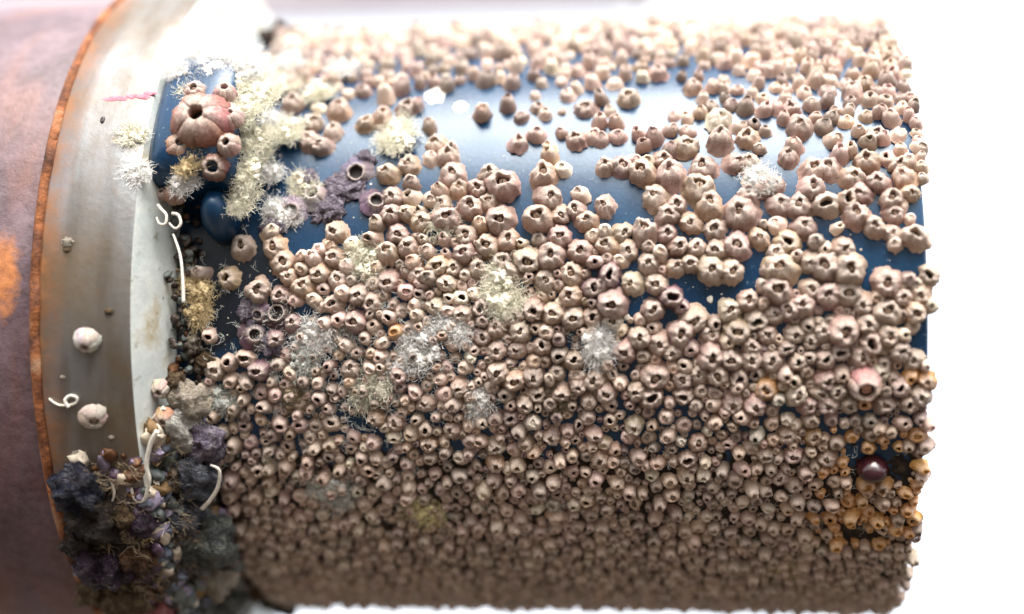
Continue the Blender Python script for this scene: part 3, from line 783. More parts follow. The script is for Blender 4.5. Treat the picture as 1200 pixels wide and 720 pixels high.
M_PINKLID = mottled('pink_lid', [(0.62, 0.30, 0.22), (0.78, 0.48, 0.38)], 3, 0.45, 0.3, 0.05)
hero('pink_barnacle', 'smooth pale pink barnacle with salmon mouth, near the right end of the pipe', 'barnacle', frame(0.0802, -11.1, R + 0.0005, 0.3, 0.25, 0), 0.0044, 0.0048, (0.86, 0.52, 0.47), 11, 1.25, True, M_PINKLID)
PUR = [(0.0036, (-0.0455, 25.8), 'purple ridged barnacle with a dark brown mouth, topmost of the purple ones', (0.33, 0.28, 0.36), 1.5),
       (0.0033, (-0.0400, 20.0), 'purple ridged barnacle with dark mouth beside the big beige cluster', (0.27, 0.20, 0.27), 1.4),
       (0.0036, (-0.0560, 21.5), 'pale lavender ridged barnacle between two tufts, no lid showing', (0.45, 0.40, 0.46), 1.3),
       (0.0034, (-0.0615, 18.6), 'whitish purple barnacle with a wide maroon mouth', (0.52, 0.44, 0.50), 1.6),
       (0.0033, (-0.0703, -2.6), 'dull purple barnacle lowest of the plum patch by the flange', (0.24, 0.17, 0.22), 1.2),
       (0.0031, (-0.0640, 0.8), 'dark plum barnacle with a wide black mouth by the bare navy gap', (0.16, 0.09, 0.11), 1.7),
       (0.0026, (-0.0690, 0.9), 'small mauve barnacle at the edge of the bare navy gap', (0.30, 0.24, 0.30), 1.2)]
for k, (sz, (x, a), lb, tint, op) in enumerate(PUR):
    hero('purple_barnacle', lb, 'barnacle', frame(x, a, R, k * 1.1, 0.25, k * 2.0), sz * 0.95, sz * 0.6, tuple(v * 0.75 for v in tint), 20 + k, op, False, None, 'purple ridged barnacles', 1.35)


# ---------------------------------------------------------------- lumps, tubes, tufts
def lump_mesh(name, seed, mat, amp=0.25, freq=1.6, fine=0.08, sub=4, flat=1.0):
    import bmesh
    bm = bmesh.new()
    bmesh.ops.create_icosphere(bm, subdivisions=sub, radius=1)
    for v in bm.verts:
        p_ = v.co.normalized()
        q = amp * mnoise.noise(p_ * freq + Vector((seed * 3.7, 0, seed))) + fine * mnoise.noise(p_ * freq * 4 + Vector((0, seed * 2.1, 0))) + fine * 0.6 * mnoise.noise(p_ * freq * 9)
        v.co = p_ * (1 + q)
        v.co.z *= flat
    for f in bm.faces:
        f.smooth = True
    me = bpy.data.meshes.new(name)
    bm.to_mesh(me)
    bm.free()
    me.materials.append(mat)
    return me


def tube_arrays(P, rad, n=6, taper=1.0):
    P = [Vector(p_) for p_ in P]
    V = []
    for i, p_ in enumerate(P):
        d = (P[min(i + 1, len(P) - 1)] - P[max(i - 1, 0)]).normalized()
        e1 = d.orthogonal().normalized()
        if i:
            e1 = (prev - d * prev.dot(d)).normalized()
        prev = e1
        e2 = d.cross(e1)
        q = rad * (1 + (taper - 1) * i / (len(P) - 1))
        for k in range(n):
            th = 2 * math.pi * k / n
            V.append(p_ + (e1 * math.cos(th) + e2 * math.sin(th)) * q)
    return np.array([tuple(v) for v in V]), grid_faces(len(P), n, wrap_v=True)


def worm_tube(label, pts, rad, mat=None, body='rim'):
    """A white limy tube lying on the flange: pts are (x mm, a deg, lift mm)."""
    rr = RF if body == 'rim' else body
    C_ = [pt(x / 1000, a, rr + l / 1600) for x, a, l in pts]
    out = []
    for i in range(len(C_) - 1):
        p0, p1, p2, p3 = C_[max(i - 1, 0)], C_[i], C_[i + 1], C_[min(i + 2, len(C_) - 1)]
        for k in range(6):
            t_ = k / 6
            out.append(0.5 * ((2 * p1) + (p2 - p0) * t_ + (2 * p0 - 5 * p1 + 4 * p2 - p3) * t_ ** 2 + (3 * p1 - p0 - 3 * p2 + p3) * t_ ** 3))
    out.append(C_[-1])
    V, F = tube_arrays(out, rad * 0.75, 8, 1.7)
    # rolled-in mouth
    k0 = len(V) - 8
    c_ = V[k0:].mean(0)
    V = np.vstack([V, c_ + (V[k0:] - c_) * 0.6, c_ + (V[k0:] - c_) * 0.5 - (c_ - V[k0 - 8:k0].mean(0)) * 0.8])
    F = np.vstack([F, grid_faces(3, 8, wrap_v=True, off=k0)])
    return tag(put('worm_tube', mesh('worm_tube', V, F, mat or M_LIME)), label, 'worm tube', 'limy worm tubes on the flange')


def filaments(n, spread, length, rad, seed, up=0.6, flat=1.0, curl=0.5):
    """Limp wet threads growing from a few matted roots."""
    g_ = np.random.default_rng(seed)
    roots = [(spread * math.sqrt(g_.random()) * 0.8, g_.uniform(0, 6.283)) for _ in range(7)]
    VV, FF, off = [], [], 0
    for _ in range(n):
        q, th = roots[g_.integers(7)]
        c_ = np.array((q * math.cos(th), q * math.sin(th) * flat, -0.0002))
        b_ = c_ + np.array((*g_.normal(0, spread * 0.26, 2), 0))
        d = g_.normal(0, 1, 3) * np.array((1, 1, 0.30)) + np.array((0, -0.35, up * 0.25))
        d /= np.linalg.norm(d)
        L_ = length * g_.uniform(0.4, 1.15)
        P, p_ = [], b_
        for s_ in range(6):
            P.append(p_.copy())
            d = d + g_.normal(0, curl * 0.45, 3) + np.array((0, -0.06, 0))
            d /= np.linalg.norm(d)
            p_ = p_ + d * L_ / 5
            p_[2] = max(p_[2], -0.0003)
        V, F = tube_arrays(P, rad * g_.uniform(0.6, 1.3), 3, 0.5)
        VV.append(V)
        FF.append(F + off)
        off += len(V)
    return np.vstack(VV), np.vstack(FF)


def tuft_arrays(n, spread, length, rad, seed):
    V, F = filaments(int(n * 2.1), spread * 1.15, length * 1.3, rad * 0.85, seed, curl=0.75)
    VV, FF, off = [V], [F], len(V)
    g_ = np.random.default_rng(seed)
    for q in range(9):          # felted knots at the root of the tuft
        me = lump_mesh('tmp', seed + q, M_TUFT['white'], 0.8, 2.2, 0.5, 3)
        cv = np.array([tuple(v.co) for v in me.vertices])
        ct = np.array([tuple(p_.vertices) for p_ in me.polygons])
        bpy.data.meshes.remove(me)
        th, d = g_.uniform(0, 6.283), spread * 0.75 * math.sqrt(g_.random())
        cv = cv * np.array((spread * 0.34, spread * 0.28, min(spread * 0.26, length * 0.4))) * g_.uniform(0.4, 1.0) + (d * math.cos(th), d * math.sin(th), length * 0.12)
        VV.append(cv)
        FF.append(np.hstack([ct, ct[:, :1]]) + off)
        off += len(cv)
    F4 = [tuple(int(i) for i in f) for f in FF[0]]
    for f in FF[1:]:
        F4 += [tuple(int(i) for i in r_[:3]) for r_ in f]
    return np.vstack(VV), F4


TUFTS = [(-0.05464, -2.6, 0.00558, 'white', 'white feathery tuft beside the plum barnacles, upper of two', 0.0012),
         (-0.05879, -7.2, 0.00366, 'grey', 'greyish feathery tuft below the plum barnacles, lower of two', 0.001),
         (-0.02715, -5.3, 0.00575, 'white', 'brightest white feathery tuft left of centre', 0.0015),
         (-0.03307, -7.5, 0.00385, 'white', 'white tuft touching the lower left of the brightest tuft', 0.001),
         (-0.01932, -1.7, 0.00467, 'white', 'white tuft touching the upper right of the brightest tuft', 0.0015),
         (-0.04029, -12.0, 0.00559, 'cream', 'thin cream tuft below and left of the brightest tuft', 0.001),
         (0.01479, -4.8, 0.00547, 'white', 'white spiky tuft by the bare navy patch, centre', 0.0018),
         (-0.00709, 3.8, 0.0072, 'cream', 'wide pale wiry tuft over the central beige barnacles', 0.0022),
         (-0.04164, 9.1, 0.00515, 'cream', 'cream tuft under the purple ridged barnacles', 0.0015),
         (-0.03328, 33.4, 0.00668, 'cream', 'cream fluffy tuft capping the upper left barnacle cluster', 0.002),
         (-0.02239, 16.0, 0.00387, 'cream', 'small cream tuft above the gaping upper barnacle', 0.002),
         (0.05601, 22.8, 0.00424, 'white', 'white lacy tuft on barnacles in the upper right', 0.0025),
         (-0.05336, -30.5, 0.00577, 'grey', 'bluish grey tuft standing in the lower left crust', 0.0015),
         (-0.02944, -35.8, 0.00491, 'yellow', 'yellowish star-shaped tuft in the silty lower crust', 0.0015),
         (-0.08426, 5.7, 0.00434, 'tan', 'tan bushy tuft between flange and bare navy gap, upper of two', 0.002),
         (-0.0855, 1.4, 0.00368, 'tan', 'tan bushy tuft between flange and bare navy gap, lower of two', 0.002),
         (-0.07043, 46.8, 0.0056, 'cream', 'pale cream tuft high on the upper left of the pipe', 0.002),
         (-0.07278, 28.5, 0.0049, 'cream', 'cream tuft hanging right of the big pink lug barnacle', 0.003),
         (-0.07036, 36.1, 0.00453, 'white', 'white tuft right of the lug, level with the big barnacle', 0.003),
         (-0.08092, -14.0, 0.00479, 'grey', 'wispy grey tuft at the pipe edge beside the flange face', 0.001),
         (0.06396, -51.5, 0.0041, 'yellow', 'pale star-shaped tuft low on the right of the pipe', 0.001),
         (-0.06438, 18.3, 0.0048, 'white', 'whitish tuft left of the purple ridged barnacles', 0.001),
         (-0.05842, 23.9, 0.00396, 'cream', 'cream tuft above the whitish purple barnacle', 0.001),
         (-0.06091, -14.0, 0.00433, 'brown', 'brownish wisp in the crowded lower left crust', 0.001),
         (-0.07115, 56.8, 0.00578, 'white', 'blurred white tuft at the top left of the pipe', 0.002),
         (-0.05988, 44.7, 0.00462, 'cream', 'blurred cream tuft among the upper left barnacles', 0.002),
         (-0.05412, 52.7, 0.00473, 'white', 'blurred white tuft above the upper left barnacles', 0.002),
         (-0.06479, 34.0, 0.00495, 'cream', 'cream tuft on the pink barnacle left of the cluster', 0.003),
         (-0.06863, 25.8, 0.00398, 'white', 'white tuft between lug and purple barnacles', 0.002),
         (-0.01401, -14.1, 0.00384, 'white', 'small white wisp in the crust below the brightest tuft', 0.0012),
         (0.00525, -14.1, 0.00382, 'brown', 'brownish wisp in the crust below the spiky white tuft', 0.001)]
for k, (x, a, r, kind, lb, lift) in enumerate(TUFTS):
    n = int(160 + 85000 * r)
    V, F = tuft_arrays(n, r * 0.8, 0.0016 + r * 0.14, 0.00008, 60 + k)
    tag(put('hydroid_tuft', mesh('hydroid_tuft', V, F, M_TUFT[kind], True), None, frame(x, a, R + lift, k * 1.3)), lb, 'tuft', 'feathery tufts growing among the barnacles')

# fine fuzz, countless
VV, FF, off = [], [], 0
for k in range(760):
    if k < 500:
        x, a = rnd.gauss(-0.046, 0.020), rnd.gauss(-7, 8)
    else:
        x, a = rnd.uniform(-0.083, 0.09), rnd.uniform(-75, -18)
    if abs(x) > 0.09:
        continue
    V, F = filaments(6, 0.0012, 0.0026, 0.00006, 900 + k, curl=0.9)
    A = np.array(frame(x, a, R + rnd.uniform(0.0006, 0.0018), rnd.uniform(0, 6)))
    VV.append(V @ A[:3, :3].T + A[:3, 3])
    FF.append(F + off)
    off += len(V)
tag(put('hydroid_fuzz', mesh('hydroid_fuzz', np.vstack(VV), np.vstack(FF), M_TUFT['grey'])), 'fine grey hydroid threads scattered through the lower crust', 'hydroid fuzz', None, 'stuff')

# old base scars and specks on the blue paint
for k, (x, a, rx, ry) in enumerate(((-0.0275, 44.4, 0.0032, 0.0036), (-0.0205, 41.0, 0.0022, 0.0024), (0.0435, 2.65, 0.0009, 0.0009), (0.0551, 4.8, 0.0008, 0.0007), (0.0566, 6.7, 0.0006, 0.0006), (0.0233, -0.2, 0.0008, 0.0008), (-0.0705, 22.4, 0.0012, 0.0009), (-0.068, 20.9, 0.0006, 0.0006), (-0.0745, 33.0, 0.002, 0.0016))):
    patch_on('barnacle_scar', x, a, R, rx, ry, M_LIME, pipe, 0.00018, k * 1.9, rag=0.35)
VV, FF, off = [], [], 0
ico = lump_mesh('tmp', 1, M_LIME, 0.2, 1.6, 0.05, 1)
iv = np.array([tuple(v.co) for v in ico.vertices])
iff = np.array([tuple(p_.vertices) for p_ in ico.polygons])
bpy.data.meshes.remove(ico)
for k in range(520):
    x, a = rnd.uniform(-0.082, 0.093), rnd.uniform(-6, 60)
    if k % 2:
        x = rnd.uniform(-0.085, -0.03)
    A = np.array(frame(x, a, R) @ Matrix.Diagonal((1, 1, 0.5, 1)))
    VV.append((iv * abs(rnd.gauss(0.00012, 0.00012))) @ A[:3, :3].T + A[:3, 3])
    FF.append(iff + off)
    off += len(iv)
tag(put('lime_specks', mesh('lime_specks', np.vstack(VV), np.vstack(FF), M_LIME)), 'pinhead white specks of young barnacles scattered on the blue paint', 'specks', None, 'stuff')

# ---------------------------------------------------------------- lug on the pipe's left end, with its crust
def lug_mesh(name, x0, x1, a0, a1, r0, r1, mat, nu=14, nv=30):
    """A rounded raised block wrapped on the pipe: a superellipse dome over (x, a)."""
    V = []
    for i in range(nu):
        for j in range(nv):
            u, v = -1 + 2 * i / (nu - 1), -1 + 2 * j / (nv - 1)
            hgt = max(0.0, (1 - abs(u) ** 5)) ** 0.33 * max(0.0, (1 - abs(v) ** 6)) ** 0.33
            V.append(tuple(pt((x0 + x1) / 2 + u * (x1 - x0) / 2, (a0 + a1) / 2 + v * (a1 - a0) / 2, r0 + (r1 - r0) * hgt)))
    return mesh(name, V, grid_faces(nu, nv), mat)


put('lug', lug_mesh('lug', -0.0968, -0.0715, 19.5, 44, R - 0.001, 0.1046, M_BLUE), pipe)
# glossy blue bolt cap under the lug
bm_ = lump_mesh('bolt_cap', 2, M_BLUE, 0.02, 1.0, 0.0, 3)
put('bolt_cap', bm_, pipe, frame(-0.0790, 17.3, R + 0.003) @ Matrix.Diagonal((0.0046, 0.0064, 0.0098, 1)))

hero('lug_barnacle', 'biggest pink barnacle with a dark brown mouth, on the blue lug by the flange', 'barnacle', frame(-0.0812, 28.0, 0.1035, 0.5, 0.2, 0.2), 0.0078, 0.0066, (0.43, 0.20, 0.155), 41, 0.66, False)
hero('lug_barnacle', 'pink-brown barnacle with an open mouth, just below the biggest pink one', 'barnacle', frame(-0.0778, 22.3, 0.1000, 1.5, 0.55, 0.2), 0.0038, 0.0036, (0.30, 0.15, 0.10), 42, 1.1, False)
hero('lug_barnacle', 'small orange-pink barnacle left of the biggest pink one on the lug', 'barnacle', frame(-0.0868, 24.8, 0.1015, 2.5, 0.3, 1.2), 0.0040, 0.0036, (0.62, 0.30, 0.18), 43, 0.7, True)
for k, (x, a, sz, c_, lb) in enumerate(((-0.0845, 33.5, 0.0030, (0.66, 0.52, 0.44), 'pale barnacle above the biggest pink one, left of two'), (-0.0770, 33.0, 0.0030, (0.62, 0.42, 0.36), 'pinkish barnacle above the biggest pink one, right of two'),
                                        (-0.0735, 28.4, 0.0030, (0.60, 0.44, 0.37), 'pinkish beige barnacle right of the biggest pink one, upper of two'), (-0.0735, 24.3, 0.0030, (0.58, 0.44, 0.34), 'beige barnacle right of the biggest pink one, lower of two'),
                                        (-0.0892, 19.5, 0.0030, (0.58, 0.40, 0.30), 'tan barnacle between the lug and the flange face'), (-0.0922, 19.4, 0.0018, (0.6, 0.5, 0.42), 'little beige barnacle in the dark gap by the flange, lower of two'),
                                        (-0.0926, 21.2, 0.0018, (0.6, 0.48, 0.42), 'little beige barnacle in the dark gap by the flange, upper of two'))):
    hero('lug_barnacle', lb, 'barnacle', frame(x, a, 0.1036 if a > 22 else 0.0945, k, 0.2, k * 2.0), sz, sz * 0.95, c_, 50 + k, 0.9, k % 2 == 0, None, 'barnacles on and under the lug')

# cream felt of hydroids round the lug
for k, (x, a, rr, sp, kind, lb) in enumerate(((-0.0775, 36.8, 0.1028, 0.0055, 'cream', 'thick cream tuft on top of the blue lug, lower right'), (-0.0770, 42.5, 0.1015, 0.0060, 'white', 'blurred white tuft on the highest part of the lug'),
                                              (-0.0710, 35.0, 0.1005, 0.0050, 'cream', 'cream tuft at the right side of the lug, upper'), (-0.0705, 28.0, 0.0985, 0.0048, 'cream', 'cream tuft at the right side of the lug, middle'), (-0.0700, 22.5, 0.0970, 0.0045, 'cream', 'cream tuft at the right side of the lug, lower'),
                                              (-0.0985, 26.0, 0.1036, 0.0034, 'cream', 'cream tuft on the flange edge left of the lug'), (-0.0970, 21.0, 0.1036, 0.0030, 'white', 'small white tuft on the flange edge below left of the lug'),
                                              (-0.0868, 20.6, 0.1000, 0.0036, 'white', 'white tuft under the big pink lug barnacle'), (-0.0725, 19.0, 0.0950, 0.0036, 'cream', 'cream tuft above the single beige barnacle by the bolt cap'),
                                              (-0.0820, 38.5, 0.1040, 0.0050, 'white', 'white tuft above the biggest pink barnacle'),
                                              (-0.0755, 39.5, 0.1035, 0.0055, 'white', 'white tuft on the upper right corner of the lug'), (-0.0860, 42.5, 0.1035, 0.0050, 'white', 'blurred white tuft at the top left of the lug'),
                                              (-0.0875, 33.0, 0.1042, 0.0030, 'cream', 'small cream tuft at the upper left of the biggest pink barnacle'), (-0.0895, 37.5, 0.1045, 0.0030, 'white', 'small white tuft on the upper left of the lug'), (-0.0735, 31.0, 0.1030, 0.0045, 'cream', 'cream tuft between the small barnacles right of the biggest pink one'), (-0.0830, 22.0, 0.1030, 0.0032, 'tan', 'tan tuft at the lower left of the biggest pink barnacle'))):
    V, F = tuft_arrays(int(200 + 80000 * sp), sp * 0.95, 0.0024, 0.00008, 300 + k)
    tag(put('hydroid_tuft', mesh('hydroid_tuft', V, F, M_TUFT[kind], True), None, frame(x, a, rr - 0.0004, k)), lb, 'tuft', 'tufts felted round the lug')

# ---------------------------------------------------------------- dark and grey growths on the flange
LM = {'LB': mottled('blue_black_growth', [(0.008, 0.010, 0.022), (0.025, 0.028, 0.055), (0.07, 0.06, 0.07)], 1.6, 0.35, 0.9, 0.10, 4),
      'LK': mottled('black_growth', [(0.008, 0.006, 0.006), (0.028, 0.020, 0.018), (0.085, 0.055, 0.03)], 1.6, 0.5, 0.9, 0.12, 4),
      'LP': mottled('purple_black_growth', [(0.015, 0.008, 0.018), (0.05, 0.026, 0.05), (0.13, 0.09, 0.13)], 1.6, 0.35, 0.9, 0.10, 4),
      'LO': mottled('ochre_growth', [(0.05, 0.028, 0.012), (0.16, 0.095, 0.04), (0.34, 0.25, 0.14)], 2.2, 0.7, 0.9, 0.12, 5),
      'LR': mottled('red_pink_growth', [(0.35, 0.08, 0.09), (0.6, 0.28, 0.28)], 2.2, 0.6, 0.8, 0.10, 5),
      'LN': mottled('orange_brown_growth', [(0.03, 0.014, 0.007), (0.13, 0.055, 0.02), (0.28, 0.15, 0.07)], 2.0, 0.6, 0.9, 0.12, 5),
      'LV': mottled('lavender_growth', [(0.08, 0.065, 0.10), (0.24, 0.20, 0.28), (0.46, 0.42, 0.44)], 2.0, 0.6, 0.9, 0.10, 5),
      'LG': mottled('blue_grey_growth', [(0.03, 0.035, 0.055), (0.11, 0.125, 0.165), (0.36, 0.37, 0.40)], 2.0, 0.55, 0.9, 0.10, 5),
      'LS': mottled('grey_green_growth', [(0.02, 0.023, 0.02), (0.10, 0.115, 0.11), (0.30, 0.30, 0.26)], 2.2, 0.6, 0.9, 0.12, 5),
      'LC': mottled('cream_growth', [(0.28, 0.22, 0.15), (0.56, 0.48, 0.38), (0.75, 0.70, 0.62)], 2.2, 0.65, 0.9, 0.12, 5),
      'LW': mottled('white_growth', [(0.42, 0.38, 0.33), (0.74, 0.70, 0.64), (0.82, 0.80, 0.76)], 2.2, 0.65, 0.9, 0.12, 5),
      'LD': mottled('dark_brown_growth', [(0.02, 0.010, 0.005), (0.09, 0.04, 0.015)], 2.0, 0.6, 0.8, 0.1, 5)}
LUMPS = [(-0.11192, -23.8, RF, 0.00638, 'LB', 'blue-black rounded lump, topmost on the lower flange rim'),
         (-0.10884, -28.3, RF, 0.00644, 'LK', 'black lump below the blue-black one on the flange rim'),
         (-0.11459, -32.6, RF, 0.00478, 'LK', 'small black lump at the left edge of the flange rim'),
         (-0.10993, -36.4, RF, 0.00747, 'LP', 'large purple-black rounded lump low on the flange rim'),
         (-0.10825, -43.5, RF, 0.00584, 'LO', 'ochre brown lump at the foot of the flange rim'),
         (-0.11693, -43.1, RF, 0.0045, 'LO', 'ochre brown lump left of the foot of the flange rim'),
         (-0.10169, -49.0, RF, 0.00503, 'LR', 'reddish pink lump cut by the bottom edge under the flange'),
         (-0.10228, -35.5, RF, 0.00481, 'LN', 'orange-brown lump between black and grey growths'),
         (-0.10207, -28.0, RF, 0.00342, 'LO', 'ochre lump right of the black growth on the rim'),
         (-0.10384, -33.8, RF, 0.00326, 'LK', 'small black lump between orange-brown growths'),
         (-0.0976, -29.1, RF, 0.00321, 'LP', 'purple-black bead-like lump under the hooked worm tube'),
         (-0.09133, -24.6, .094, 0.0041, 'LP', 'dark purple lump in the grey sponge beside the flange face'),
         (-0.08185, -18.8, .094, 0.00511, 'LV', 'lavender lump beside the white crust right of the flange face'),
         (-0.08585, -24.9, .094, 0.00561, 'LG', 'blue-grey lump right of the dark purple lump'),
         (-0.09141, -31.7, .094, 0.00571, 'LG', 'blue-grey spongy lump in the middle of the grey column'),
         (-0.08719, -38.0, .094, 0.00758, 'LS', 'largest grey-green spongy lump beside the pipe edge'),
         (-0.09372, -40.1, .094, 0.0054, 'LG', 'blue-grey spongy lump above the cream one'),
         (-0.0961, -49.6, .094, 0.00696, 'LS', 'grey-green spongy lump at the bottom of the grey column'),
         (-0.08844, -48.4, .094, 0.00507, 'LC', 'cream and grey lump low beside the pipe edge'),
         (-0.10091, -43.4, .094, 0.0041, 'LN', 'orange-brown lump left of the grey column'),
         (-0.0885, -16.9, .094, 0.00575, 'LW', 'white crusty lump capping the grey column'),
         (-0.08471, -12.4, .094, 0.00423, 'LC', 'cream crusty lump above the white one on the flange face'),
         (-0.08809, -9.8, .094, 0.00274, 'LO', 'rusty ochre lump on the flange face'),
         (-0.09919, -38.1, .094, 0.00492, 'LG', 'blue-grey lump left of the largest grey-green one'),
         (-0.09064, -56.7, .094, 0.00618, 'LS', 'grey-green lump cut by the bottom edge beside the pipe'),
         (-0.08271, -77.9, R, 0.00674, 'LK', 'black lump hanging under the lower left of the pipe'),
         (-0.08456, -64.5, R, 0.00445, 'LO', 'ochre lump under the lower left of the pipe'),
         (-0.07242, -77.5, R, 0.00387, 'LK', 'small black lump under the pipe, rightmost below it'),
         (-0.08518, -48.9, R, 0.00329, 'LK', 'small black lump in the crevice at the pipe edge'),
         (-0.07952, -36.5, R, 0.00317, 'LN', 'brown lump at the lower left edge of the barnacle crust'),
         (-0.08102, 76.8, R, 0.00619, 'LD', 'blurred dark brown lump on top of the pipe beside the flange'),
         (-0.07669, 76.9, R, 0.00309, 'LO', 'blurred ochre lump right of the dark brown one on top'),
         (-0.08672, -3.6, R, 0.00238, 'LC', 'cream lump at the pipe edge right of the flange face'),
         (-0.08359, -7.3, R, 0.0026, 'LO', 'rusty ochre lump at the pipe edge right of the flange face')]
for k, (x, a, rr, r, mk, lb) in enumerate(LUMPS):
    me = lump_mesh('growth_lump', 10 + k, LM[mk], 0.55, 1.6, 0.20, 4)
    o = put('growth_lump', me, None, frame(x, a, rr + r * 0.15, k * 1.7, 0.2, k * 0.9) @ Matrix.Diagonal((r * rnd.uniform(0.95, 1.15), r * rnd.uniform(0.95, 1.15), r * 0.75, 1)))
    tag(o, lb, 'marine growth', 'lumps of growth on flange and pipe')

TUBES = [('white worm tube ending in a loop on the brown rim', [(-116.49, -10.48, 0.5), (-115.2, -11.05, 0.7), (-113.7, -11.39, 0.8), (-111.75, -11.39, 0.8), (-109.75, -11.04, 0.8), (-109.38, -10.32, 0.9), (-111.02, -10.07, 1.0), (-112.19, -10.7, 1.5), (-111.31, -11.58, 1.9)], 0.0006, RF),
         ('white hooked worm tube at the foot of the pale flange face', [(-98.49, -23.41, 1), (-98.37, -24.69, 1.2), (-97.22, -25.44, 1.4), (-95.47, -24.95, 1.6), (-94.32, -23.54, 1.8), (-93.41, -21.84, 1.8), (-93.62, -19.75, 1.5), (-92.04, -16.77, 1), (-90.05, -14.98, 0.8)], 0.0008, RF),
         ('straight white worm tube slanting up the flange face', [(-94.79, -15.63, 1), (-92.95, -14.29, 1.2), (-90.05, -12.73, 1.3)], 0.0008, 0.097),
         ('short white worm tube on the grey spongy growth', [(-96.37, -36.47, 2.5), (-94.33, -34.64, 3.2), (-92.63, -33.4, 3.6)], 0.0007, 0.097),
         ('tan curled worm tube by the top of the flange face', [(-92.16, 15.03, 1), (-91.25, 14.05, 1.3), (-89.65, 14.0, 1.5), (-89.55, 15.25, 1.7), (-90.96, 16.16, 1.8), (-92.07, 16.89, 1.5)], 0.0006, 0.097),
         ('second tan curled worm tube right of the flange face top', [(-88.94, 14.19, 0.5), (-87.12, 13.3, 1), (-85.77, 13.99, 1.4), (-86.54, 15.25, 1.6), (-88.18, 15.56, 1.4)], 0.0006, 0.097),
         ('long pale worm tube running down the inner edge of the flange face', [(-87.82, 12.58, 0), (-85.56, 9.29, 0.5), (-84.7, 5.54, 0.4), (-84.43, 2.45, 0.3)], 0.0006, 0.097),
         ('wavy tan worm tube on the dark growth of the rim', [(-103.88, -21.96, 0.6), (-102.98, -23.83, 1), (-104.21, -25.81, 1.2), (-105.13, -27.42, 1.4), (-106.06, -28.24, 1.5)], 0.0006, RF),
         ('ring-shaped pale worm tube on the right of the grey column', [(-80.08, -21.72, 1), (-77.92, -22.53, 1.5), (-79.04, -25.41, 1.5), (-81.89, -27.81, 1.5), (-84.23, -29.28, 1)], 0.0008, 0.097)]
for lb, pts_, rad, body in TUBES:
    worm_tube(lb, pts_, rad * 0.6, M_LIME, body)

# rusty root-like threads through the dark growth
for k, (x, a, rr, sp, kind, lb) in enumerate(((-0.1060, -21.5, RF, 0.0070, 'brown', 'brown stringy tuft at the top of the dark rim growth'), (-0.1010, -27.0, RF, 0.0060, 'brown', 'brown stringy tuft between the dark and grey growths'),
                                              (-0.1040, -33.0, RF + 0.001, 0.0070, 'tan', 'tan stringy tuft between the black lumps on the rim'), (-0.1070, -41.0, RF + 0.001, 0.0070, 'tan', 'tan stringy tuft low on the flange rim'),
                                              (-0.0935, -30.0, 0.0985, 0.0055, 'grey', 'grey stringy tuft over the blue-grey lumps'), (-0.0900, -38.0, 0.0985, 0.0060, 'grey', 'grey stringy tuft over the largest grey-green lump'),
                                              (-0.0990, -37.0, RF + 0.001, 0.0055, 'brown', 'brown stringy tuft left of the grey column'), (-0.0880, -16.5, 0.0915, 0.0045, 'brown', 'brown stringy tuft right of the pale flange face'))):
    V, F = filaments(int(120 + 16000 * sp), sp * 0.9, 0.0032, 0.00007, 400 + k, up=0.1, curl=1.6)
    tag(put('stringy_tuft', mesh('stringy_tuft', V, F, M_TUFT[kind], True), None, frame(x, a, rr, k)), lb, 'tuft', 'stringy growth on the flange')

# limpet-like shells and small fouling on the rim
hero('rim_barnacle', 'white dome-shaped shell with a dark mouth alone on the brown rim, upper of two', 'barnacle', frame(-0.1060, -2.4, RF, 0.4, 0.75, 0.0), 0.0034, 0.0030, (0.85, 0.80, 0.74), 71, 0.8, False)
hero('rim_barnacle', 'flat pinkish white shell on the brown rim beside the looped worm tube, lower of two', 'barnacle', frame(-0.1057, -13.0, RF, 1.4, 0.55, 0.6), 0.0037, 0.0020, (0.80, 0.70, 0.66), 72, 0.9, True)
hero('rim_barnacle', 'peach barnacle in the crust at the foot of the pale flange face', 'barnacle', frame(-0.0905, -14.3, 0.0965, 0.4, 0.3, 0.0), 0.0028, 0.0026, (0.68, 0.42, 0.30), 73, 0.8, True)
hero('rim_barnacle', 'pinkish white barnacle beside rust stains on the flange face', 'barnacle', frame(-0.0915, -10.2, 0.0950, 0.4, 0.3, 0.0), 0.0026, 0.0024, (0.74, 0.60, 0.54), 74, 0.8, True)
for k, (x, a, sz, mk, lb) in enumerate(((-0.1117, 10.6, 0.0012, 'LC', 'yellowish crumb on the upper rim near its rusty edge'), (-0.1008, 1.2, 0.0009, 'LO', 'tiny pink-brown crumb at the right edge of the rim'), (-0.1128, -7.6, 0.0005, 'LC', 'tiny white crumb above the looped worm tube'),
                                        (-0.1020, -16.0, 0.0006, 'LC', 'tiny white crumb above the dark rim growth'), (-0.1110, -18.5, 0.0012, 'LC', 'cream crumb at the upper left of the dark rim growth'), (-0.1118, 9.6, 0.0008, 'LO', 'brown crumb touching the yellowish one'))):
    tag(put('crumb', lump_mesh('crumb', 80 + k, LM[mk], 0.5, 1.6, 0.25, 3), None, frame(x, a, RF) @ Matrix.Diagonal((sz * 1.3, sz, sz * 0.7, 1))), lb, 'crumb')

# glossy maroon anemone in its gap
M_ANEM = mottled('maroon_jelly', [(0.018, 0.004, 0.006), (0.045, 0.010, 0.014)], 2, 0.10, 0.05, 0.05, 3, 0.5, 0, 0.0)
an = thing('sea_anemone', 'glossy dark maroon closed anemone in a gap near the right end', 'anemone', frame(0.0830, -26.1, R + 0.0010, 0, 0.1, 0))
put('body', lump_mesh('body', 5, M_ANEM, 0.08, 1.2, 0.02, 4), an, Matrix.Diagonal((0.0040, 0.0031, 0.0046, 1)))
put('mouth', lump_mesh('mouth', 6, M_HOLE, 0.15, 1.2, 0.05, 2), an, Matrix.Translation((0.0012, -0.0012, 0.0025)) @ Matrix.Diagonal((0.0011, 0.0008, 0.0006, 1)))


